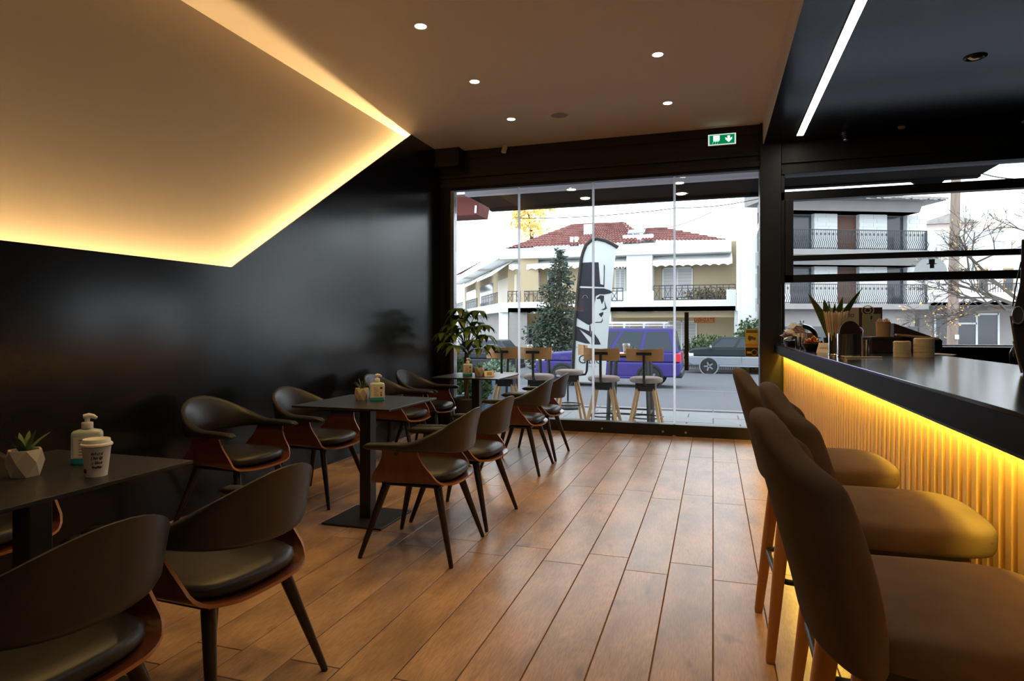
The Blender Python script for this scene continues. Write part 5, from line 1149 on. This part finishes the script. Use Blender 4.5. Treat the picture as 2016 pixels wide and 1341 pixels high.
# receding side wing on the left
sw = [(X(985, PY), PY), (X(890, 58), 58.0)]
def wing(z0, z1, m, name, off=0.0, dz=0):
    a, c = sw; MB().prism([(a[0] + off, a[1], z0), (c[0] + off, c[1], z0), (c[0] + off, c[1], z1), (a[0] + off, a[1], z1)], (1.0, 0.3, 0)).build(name, m, B1)
wing(GB, zb0, M['render2'], 'wing_ground_wall', 0.6); wing(zb0, Z(486, PY), M['beige'], 'wing_upper_wall', 1.3); wing(zb0, Z(593, PY), M['render'], 'wing_parapet'); wing(Z(500, PY), Z(484, PY), M['render'], 'wing_eave', -0.1)
a, c = sw
for k in range(3):                                         # awnings and openings of the wing
    f0, f1 = 0.04 + 0.32 * k, 0.28 + 0.32 * k
    P0 = Vector((a[0] + (c[0] - a[0]) * f0, a[1] + (c[1] - a[1]) * f0, 0)); P1 = Vector((a[0] + (c[0] - a[0]) * f1, a[1] + (c[1] - a[1]) * f1, 0)); zt = Z(501, PY); zl = Z(531, PY)
    MB().prism([P0 + Vector((0.9, 0.3, zt)), P1 + Vector((0.9, 0.3, zt)), P1 + Vector((-0.35, 0, zl)), P0 + Vector((-0.35, 0, zl))], (0, 0, -0.05)).build('awning', M['awning'], B1)
    MB().prism([P0 + Vector((1.15, 0.2, zb0 + 0.1)), P1 + Vector((1.15, 0.2, zb0 + 0.1)), P1 + Vector((1.15, 0.2, zl)), P0 + Vector((1.15, 0.2, zl))], (0.1, 0, 0)).build('window', M['darkglass'] if k != 0 else M['curtain'], B1)
    MB().prism([P0 + Vector((0.5, 0.2, GB + 0.4)), P1 + Vector((0.5, 0.2, GB + 0.4)), P1 + Vector((0.5, 0.2, zb0 - 0.5)), P0 + Vector((0.5, 0.2, zb0 - 0.5))], (0.1, 0, 0)).build('window', M['darkglass'], B1)
    b = MB()
    for q in range(13):
        Q = P0 + (P1 - P0) * q / 12; b.box(Q.x - 0.02, Q.x + 0.02, Q.y - 0.02, Q.y + 0.02, Z(594, PY), Z(570, PY))
    b.bar(P0 + Vector((0, 0, Z(570, PY))), P1 + Vector((0, 0, Z(570, PY))), 0.06); b.bar(P0 + Vector((0, 0, Z(576, PY))), P1 + Vector((0, 0, Z(576, PY))), 0.03); b.build('railing', M['iron'], B1)
# tiled roofs
def tiled(name, e0, e1, r0, r1, nu, nv):
    """rows of barrel tiles on the quad eave e0-e1 to ridge r0-r1"""
    e0, e1, r0, r1 = map(Vector, (e0, e1, r0, r1)); n = ((e1 - e0).cross(r0 - e0)).normalized()
    if n.z < 0: n = -n
    b = MB(); vs = []; fs = []; U = nu * 4
    for j in range(nv):
        for lip in (0, 1):
            v = (j + lip) / nv
            for i in range(U + 1):
                u = i / U; p = (e0 * (1 - u) + e1 * u) * (1 - v) + (r0 * (1 - u) + r1 * u) * v
                vs.append(p + n * (0.075 * abs(math.sin(PI * u * nu)) + (0.07 if lip == 0 else 0.0)))
    for j in range(2 * nv - 1):
        o = j * (U + 1)
        for i in range(U): fs.append((o + i, o + i + 1, o + U + 2 + i, o + U + 1 + i))
    b.add(vs, fs); o = b.build(name, M['tile'], B1, normals=False); tag(o, kind='stuff'); return o
RY = 41.5; ze = Z(482, PY); zr = Z(437, RY)
tiled('roof_tiles', (X(1003, PY), PY - 0.2, ze), (X(1262, PY), PY - 0.2, ze), (X(1132, RY), RY, zr), (X(1224, RY), RY, zr), 34, 12)
tiled('roof_tiles', (X(895, 55), 55, ze), (X(1003, PY), PY - 0.2, ze), (X(1120, 45), 45, zr), (X(1132, RY), RY, zr), 20, 10)
zr2 = Z(452, 40)
tiled('roof_tiles', (X(1262, PY), PY - 0.1, Z(478, PY)), (X(1430, PY), PY - 0.1, Z(482, PY)), (X(1268, 40), 40, zr2), (X(1300, 40), 40, zr2), 22, 8)
tiled('roof_tiles', (X(1262, PY), PY - 0.1, ze), (X(1268, 41), 41, Z(470, 41)), (X(1224, RY), RY, zr), (X(1226, RY), RY + 0.2, zr), 8, 8)
bx3('chimney', X(1149, 38.5), X(1166, 38.5), 38.5, 39.2, ze - 0.5, Z(437, 38.5), M['render']); bx3('chimney', X(1122, 37), X(1128, 37), 37.0, 37.4, ze - 0.2, Z(461, 37), M['render']); bx3('chimney', X(1131, 37), X(1137, 37), 37.0, 37.4, ze - 0.2, Z(461, 37), M['render'])
bx3('stair_block', X(1226, 37.2), X(1286, 37.2), 37.2, 39, Z(500, 37.2), Z(462, 37.2), M['render'])
a = onY(1237, 459, 38); c = onY(1270, 450, 38.0)
MB().prism([(a.x, 37.6, a.z - 0.05), (c.x, 37.6, a.z - 0.05), (c.x, 38.3, c.z), (a.x, 38.3, c.z)], (0, 0.02, -0.06)).build('solar_panel', mat('solar_blue', (0.20, 0.30, 0.45), 0.2), B1)
# fence and hedge in front
fn = thing('street_fence', (0, 0, 0), 0, 'dark iron street fence behind the parked off-road vehicle', 'fence')
for k in range(28):
    x = X(1345, 34.9) + k * 0.11
    MB().bar((x, 34.9, GB), (x, 34.9, GB + 1.25), 0.03).build('fence_bar', M['iron'], fn)
x0_ = X(1345, 34.9); MB().box(x0_, x0_ + 3.05, 34.88, 34.92, GB + 0.9, GB + 0.95).build('rail', M['iron'], fn); MB().box(x0_, x0_ + 3.05, 34.88, 34.92, GB + 0.1, GB + 0.15).build('rail', M['iron'], fn)
hg = thing('climbing_shrub', (X(1477, 34.45), 34.45, GB), 0, 'leafy shrub climbing the white wall right of the corner house', 'shrub')
b = MB(); bush(b, (0, 0, 1.2), (0.9, 0.3, 1.5), 900, random.Random(5), 0.6, 0.2); tag(b.build('foliage', lg_, hg, normals=False), kind='stuff')
MB().tube([(0, 0, 0), (0.1, 0, 1.2), (-0.1, 0, 2.4)], [0.06, 0.05, 0.02], 6).build('stem', M['legdark'], hg)
hd_ = thing('fence_hedge', (X(1395, 35.6), 35.6, GB), 0, 'dark hedge behind the iron fence', 'hedge')
b = MB(); bush(b, (0, 0, 0.9), (1.4, 0.4, 0.9), 1200, random.Random(6), 0.6, 0.18); tag(b.build('foliage', lg_, hd_, normals=False), kind='stuff')
bp_ = thing('balcony_plants', (X(1395, 37.0), 37.0, zb0 + 0.25), 0, 'brown dried plants massed behind the balcony railing', 'plants')
b = MB(); bush(b, (0, 0, 0.55), (1.5, 0.3, 0.5), 700, random.Random(8), 0.6, 0.16); tag(b.build('foliage', mat('dry_leaf', (0.15, 0.11, 0.07), 0.8, noise=((0.30, 0.24, 0.17), 6, (1, 1, 1), 0.2)), bp_, normals=False), kind='stuff')
# pale neighbour right of it
B3 = thing('pale_tower_house', (0, 0, 0), 0, 'plain white building edge right of the corner house, behind the door glass', 'building')
MB().box(X(1456, 34.8), X(1500, 34.8), 34.8, 36.35, GB, Z(470, 34.8)).build('wall', M['render'], B3)
MB().box(X(1453, 34.8), X(1456, 34.8), 34.75, 34.95, GB, Z(478, 34.8)).build('drain_pipe', M['render'], B3)
for py0, py1 in ((505, 535), (545, 570), (590, 615), (625, 640)): MB().box(X(1487, 34.78), X(1497, 34.78), 34.77, 34.85, Z(py1, 34.8), Z(py0, 34.8)).build('grey_panel', M['shutter'], B3)

# ================================================================ GREY BUILDING (through the hatch)
q0 = onY(1516, 600, 33.4); q1 = onY(1822, 600, 36.6)
ang = math.atan2(q1.y - q0.y, q1.x - q0.x)
B2 = thing('grey_apartment_block', (q0.x, q0.y, GB), ang, 'grey three-storey block with wavy iron balcony railings seen through the hatch', 'building')
ca, sa = math.cos(ang), math.sin(ang)
def loc2(px, py, dep=0.0):
    """pixel -> (s along facade, z) on the facade plane pushed in by dep"""
    d = ray(px, py); nx, ny = -sa, ca; o = Vector((q0.x + nx * dep, q0.y + ny * dep, 0))
    t = (o.x * nx + o.y * ny) / (d.x * nx + d.y * ny); p = CAM + d * t
    return (p.x - q0.x) * ca + (p.y - q0.y) * sa, p.z - GB
def s2(px, dep=0.0): return loc2(px, 600, dep)[0]
def z2(py, px=1680, dep=0.0): return loc2(px, py, dep)[1]
LB = s2(1818)
bd = 0.0; wd = 1.3                                         # balcony front plane / wall plane
zf = [z2(607), z2(500), z2(402)]
hgt = zf[1] - zf[0]
MB().prism([(0, wd, 0), (LB, wd, 0), (LB, wd + 6, 0), (4.0, wd + 6, 0)], (0, 0, zf[2] + 0.4)).build('core', M['darkwall'], B2)
for fi in (0, 1):
    z0 = zf[fi]
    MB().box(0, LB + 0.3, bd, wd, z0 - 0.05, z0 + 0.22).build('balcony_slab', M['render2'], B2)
    for a, c in ((1534, 1550), (1597, 1642), (1685, 1739), (1778, 1816)):
        s0, s1 = s2(a, wd), s2(c, wd)
        for r in range(9):
            for cidx in range(2):
                hz2 = (hgt - 0.75) / 9; u0 = s0 + (s1 - s0) * (cidx + (0.25 if r % 2 else 0)) / 2.0; u1 = min(s1, u0 + (s1 - s0) / 2.0)
                MB().box(u0 + 0.008, u1 - 0.008, wd - 0.30, wd, z0 + 0.22 + r * hz2 + 0.006, z0 + 0.22 + (r + 1) * hz2 - 0.006).build('stone_block', M['render'], B2)
        MB().box(s0, s1, wd - 0.28, wd, z0 + 0.22, z0 + hgt - 0.53).build('pier', M['render'], B2)
    for a, c in ((1552, 1596), (1643, 1684), (1740, 1777)):
        MB().box(s2(a, wd), s2(c, wd), wd - 0.03, wd, z0 + 0.22, z0 + hgt - 0.6).build('door_opening', M['darkglass'] if a != 1643 else mat('brown_door', (0.10, 0.04, 0.02), 0.6), B2)
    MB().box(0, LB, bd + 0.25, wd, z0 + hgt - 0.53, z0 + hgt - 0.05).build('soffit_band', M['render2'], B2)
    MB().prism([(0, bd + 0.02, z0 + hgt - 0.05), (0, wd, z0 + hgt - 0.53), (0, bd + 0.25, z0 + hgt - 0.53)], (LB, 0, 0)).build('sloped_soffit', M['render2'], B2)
    # railing with bellied bars
    n = 74; b = MB(); rh = 0.95
    for k in range(n + 1):
        s = 0.3 + (LB - 0.1) * k / n; zz = z0 + 0.22
        pts = [(s, bd + 0.06, zz + rh), (s, bd + 0.06, zz + 0.55 * rh), (s, bd - 0.10, zz + 0.30 * rh), (s, bd - 0.02, zz + 0.15 * rh), (s, bd + 0.06, zz)]
        for p0, p1 in zip(pts, pts[1:]): b.bar(p0, p1, 0.022)
        if k % 2 == 0: b.box(s - 0.04, s + 0.04, bd + 0.05, bd + 0.07, zz + 0.74 * rh, zz + 0.86 * rh)
    b.box(0.3, LB + 0.2, bd + 0.04, bd + 0.08, z0 + 0.22 + rh, z0 + 0.26 + rh); b.box(0.3, LB + 0.2, bd + 0.04, bd + 0.08, z0 + 0.26, z0 + 0.29)
    b.bar((LB + 0.2, bd + 0.06, z0 + 0.2), (LB + 0.2, bd + 0.06, z0 + 0.26 + rh), 0.07); b.build('railing', M['iron'], B2)
# eave with rough tiles
zt = zf[1] + hgt
MB().prism([(-0.2, bd - 0.5, zt - 0.05), (-0.2, wd + 1, zt - 0.05), (-0.2, wd + 1, zt + 0.55), (-0.2, bd - 0.5, zt + 0.10)], (LB + 1.0, 0, 0)).build('roof_slab', M['render2'], B2)
em = mat('weathered_tile', (0.24, 0.23, 0.23), 0.9, noise=((0.40, 0.36, 0.33), 3, (1, 1, 1), 0.2)); et = None
for k in range(48):
    s = -0.1 + (LB + 0.9) * k / 48
    o = MB().box(0, 0.22, -0.62, 0.5, 0, 0.10).build('roof_tile', em, B2) if et is None else et.copy()
    if et is None: et = o
    else: col.objects.link(o)
    o.location = (s, bd, zt + 0.10 + random.uniform(-0.03, 0.05)); o.rotation_euler = (0.22, 0, random.uniform(-0.05, 0.05))
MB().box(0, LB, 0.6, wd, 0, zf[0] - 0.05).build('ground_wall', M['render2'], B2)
for a, c in ((1545, 1590), (1600, 1640), (1755, 1805)): MB().box(s2(a, 0.6), s2(c, 0.6), 0.55, 0.6, 0.0, zf[0] - 0.9).build('shop_opening', M['darkglass'], B2)
# white shop building further right
B4 = thing('white_shop_building', (0, 0, 0), 0, 'white building with a framed shop window beyond the utility pole', 'building')
Y4 = 37.5
MB().box(X(1822, Y4), X(2120, Y4), Y4, Y4 + 8, Z(602, Y4, 1900), Z(455, Y4, 1900)).build('upper_wall', M['render'], B4)
MB().box(X(1822, Y4), X(2120, Y4), Y4 + 1.0, Y4 + 8, GB, Z(602, Y4, 1900)).build('ground_wall', M['render2'], B4)
MB().box(X(1822, Y4), X(2120, Y4), Y4 - 0.9, Y4, Z(602, Y4, 1900), Z(596, Y4, 1900)).build('balcony_slab', M['render'], B4)
MB().box(X(1822, Y4), X(2120, Y4), Y4 - 0.9, Y4 - 0.8, Z(602, Y4, 1900), Z(578, Y4, 1900)).build('balcony_parapet', M['render'], B4)
sh = MB(); YY = Y4 + 0.98; f = 0.09
xs = [X(q, YY) for q in (1840, 1883, 1922, 1965)]; z0, z1 = GB + 0.15, Z(617, YY, 1900); zm = Z(637, YY, 1900)
for x in xs: sh.box(x - f / 2, x + f / 2, YY - 0.08, YY, z0, z1)
sh.box(xs[0], xs[3], YY - 0.08, YY, z1 - f, z1); sh.box(xs[0], xs[3], YY - 0.08, YY, z0, z0 + f); sh.box(xs[1], xs[2], YY - 0.08, YY, zm - f / 2, zm + f / 2)
sh = sh.build('shop_window', M['render'], B4)
for a, c in zip(xs, xs[1:]): MB().box(a, c, YY - 0.03, YY - 0.01, z0, z1).build('pane', M['darkglass'], sh)
for px in (1925, 1975, 2010):
    w = MB().box(X(px, Y4), X(px + 20, Y4), Y4 - 0.05, Y4, Z(575, Y4, 1900), Z(530, Y4, 1900)).build('window', M['kraft'], B4)
    MB().box(X(px + 2, Y4), X(px + 18, Y4), Y4 - 0.07, Y4 - 0.05, Z(573, Y4, 1900), Z(533, Y4, 1900)).build('pane', M['darkglass'], w)
rail_ = MB()
for k in range(60): x = X(1900, Y4) + k * 0.11; rail_.box(x - 0.012, x + 0.012, Y4 - 0.86, Y4 - 0.84, Z(580, Y4, 1900), Z(562, Y4, 1900))
rail_.box(X(1900, Y4), X(2120, Y4), Y4 - 0.87, Y4 - 0.83, Z(562, Y4, 1900) - 0.02, Z(562, Y4, 1900) + 0.03); rail_.build('railing', M['iron'], B4)
B5 = thing('pink_gabled_house', (0, 0, 0), 0, 'pale pinkish house with a low roof behind the bare tree', 'building')
pk = mat('pink_render', (0.78, 0.66, 0.62), 0.9)
MB().box(X(1815, 48), X(2060, 48), 48, 56, GB, Z(440, 48, 1900)).build('wall', pk, B5)
MB().prism([(X(1805, 47.5), 47.5, Z(440, 48, 1900)), (X(1930, 47.5), 47.5, Z(440, 48, 1900)), (X(1868, 47.5), 47.5, Z(421, 48, 1900))], (0, 8, 0)).build('roof', em, B5)
for px in (1830, 1875): w = MB().box(X(px, 48), X(px + 14, 48), 47.9, 48, Z(500, 48, 1900), Z(470, 48, 1900)).build('window', M['shutter'], B5); MB().box(X(px + 2, 48), X(px + 12, 48), 47.88, 47.9, Z(498, 48, 1900), Z(472, 48, 1900)).build('pane', M['darkglass'], w)

# ================================================================ TREES, POLE, WIRES
cf = onY(1102, 690, 27.0); ct = thing('conifer_tree', (cf.x, 27.0, gz_(27.0)), 0, 'dark green conifer standing in front of the corner house', 'tree')
Hh = onY(1102, 490, 27.0).z - gz_(27.0)
MB().tube([(0, 0, 0), (0, 0, Hh * 0.97)], [0.14, 0.02], 8).build('trunk', mat('bark', (0.06, 0.045, 0.035), 0.9), ct, smooth=50)
cm_ = mat('conifer_needles', (0.014, 0.028, 0.018), 0.8, noise=((0.04, 0.062, 0.04), 2.0, (1, 1, 1), 0.25)); b = MB(); rn = random.Random(21)
for lv_ in range(24):
    f = lv_ / 23; z = Hh * (0.10 + 0.88 * f); R = (1.45 * (1 - f) ** 0.75 + 0.07) * rn.uniform(0.85, 1.1); nb_ = int(13 - 7 * f)
    for k in range(nb_):
        a = rn.uniform(0, 2 * PI); d = Vector((math.cos(a), math.sin(a), 0)); L = R * rn.uniform(0.75, 1.12)
        for q in range(int(8 + 24 * L)):
            g = rn.random() ** 0.7; p = d * L * g + Vector((rn.gauss(0, 0.05 + 0.10 * L), rn.gauss(0, 0.05 + 0.10 * L), z - 0.22 * L * g * g + rn.gauss(0, 0.05)))
            e = (d * 0.8 + Vector((rn.gauss(0, 0.6), rn.gauss(0, 0.6), rn.gauss(-0.1, 0.4)))).normalized() * rn.uniform(0.12, 0.24); s = e.orthogonal().normalized() * 0.045
            b.add([p, p + e * 0.5 + s, p + e, p + e * 0.5 - s], [(0, 1, 2, 3)])
tag(b.build('needles', cm_, ct, normals=False), kind='stuff')
yl = mat('sunlit_yellow_leaf', (0.85, 0.60, 0.12), 0.8, noise=((0.95, 0.80, 0.40), 1.5, (1, 1, 1), 0.2))  # yellow leaves with low sunlight put into their colour
yt = thing('sunlit_yellow_tree', (onY(1045, 480, 52).x, 52, GB), 0, 'yellow tree rising behind the red roof, low sunlight put into its leaf colour', 'tree')
b = MB(); rn = random.Random(4); yz = lambda py: onY(1045, py, 52).z - GB
for px, py, r_ in ((1035, 405, 1.0), (1060, 420, 1.2), (1030, 440, 1.1), (1085, 405, 0.7), (1050, 455, 1.3), (1020, 420, 0.6)):
    bush(b, (onY(px, 480, 52).x - onY(1045, 480, 52).x, 0, yz(py)), (r_, r_, r_ * 0.7), 110, rn, 0.2, 0.40)
tag(b.build('foliage', yl, yt, normals=False), kind='stuff'); MB().tube([(0, 0, 0), (0.1, 0, yz(450)), (-0.3, 0, yz(410))], [0.25, 0.15, 0.04], 7).build('trunk', bpy.data.materials['bark'], yt)
up_ = thing('utility_pole', (onY(1880, 600, 24.5).x, 24.5, gz_(24.5)), 0, 'weathered wooden utility pole across the street', 'pole')
ptop = onY(1885, 335, 24.5).z - gz_(24.5) + 3
MB().tube([(-0.10, 0, 0), (0, 0, ptop * 0.55), (0.10, 0, ptop)], [0.165, 0.14, 0.12], 12).build('pole', mat('weathered_pole', (0.20, 0.145, 0.115), 0.9, noise=((0.29, 0.23, 0.19), 8, (1, 1, 0.1), 0.2)), up_, smooth=60)
MB().bar((0.0, -0.17, 1.6), (0.0, -0.17, 1.75), 0.12, 0.02).build('number_plate', M['alu'], up_); MB().bar((-0.6, 0, ptop - 0.5), (0.8, 0, ptop - 0.5), 0.1).build('cross_arm', M['legdark'], up_)
# bare tree
bt0 = onY(2035, 600, 21.0); bt = thing('bare_tree', (bt0.x, 21.0, gz_(21.0)), 0, 'bare twiggy tree with a few golden leaves at the right', 'tree')
rn = random.Random(17); br = []; tips = []
def grow(p, d, L, r, lev):
    q = p + d * L; br.append((p, q, r, r * 0.7)); 
    if lev == 0: tips.append(q); return
    for k in range(3 if lev > 1 else 3):
        dd = (d + Vector((rn.gauss(0, 0.55), rn.gauss(0, 0.45), rn.gauss(0.02, 0.38)))).normalized(); grow(p + d * L * rn.uniform(0.55, 1.0), dd, L * rn.uniform(0.6, 0.82), r * 0.6, lev - 1)
for d0, L0 in ((Vector((-0.85, 0, 0.40)), 1.25), (Vector((-0.75, 0.1, 0.75)), 1.3), (Vector((-0.9, -0.1, 0.08)), 1.15), (Vector((0.2, 0, 1)), 1.5)):
    grow(Vector((0, 0, 2.3)), d0.normalized(), L0, 0.07, 5)
b = MB(); b.tube([(0.2, 0, 0), (0.1, 0, 1.3), (0, 0, 2.35)], [0.16, 0.13, 0.10], 8)
for p0, p1, r0, r1 in br: b.tube([p0, p1], [max(r0, 0.007), max(r1, 0.006)], 4)
b.build('branches', mat('twig_bark', (0.11, 0.09, 0.075), 0.9), bt, normals=False)
b = MB()
for q in tips:
    if rn.random() < 0.16: bush(b, q, (0.10, 0.10, 0.10), 2, rn, 0, 0.07)
tag(b.build('leaves', mat('sun_golden_leaf', (0.62, 0.38, 0.08), 0.8), bt, normals=False), kind='stuff')  # gold tone stands in for low sun on the leaves
for i, (x0, y0, Y0, x1, y1, Y1, l) in enumerate(((1020, 430, 30, 1330, 410, 30, 'thin overhead wire crossing the sky above the red roof'), (1328, 409, 30, 1500, 390, 27, 'overhead wire continuing to the right of the glass joint'), (1295, 452, 38, 1400, 418, 34, 'slanting service wire above the right roof end'), (1900, 330, 22, 2040, 352, 20, 'overhead wire at the upper right behind the bare tree'))):
    p0, p1 = onY(x0, y0, Y0), onY(x1, y1, Y1)
    w = MB().tube([p0 + (p1 - p0) * q / 10 - Vector((0, 0, 0.5 * (q / 10) * (1 - q / 10))) for q in range(11)], 0.018, 5).build('overhead_wire', M['black']); tag(w, l, 'wire', 'overhead wires')
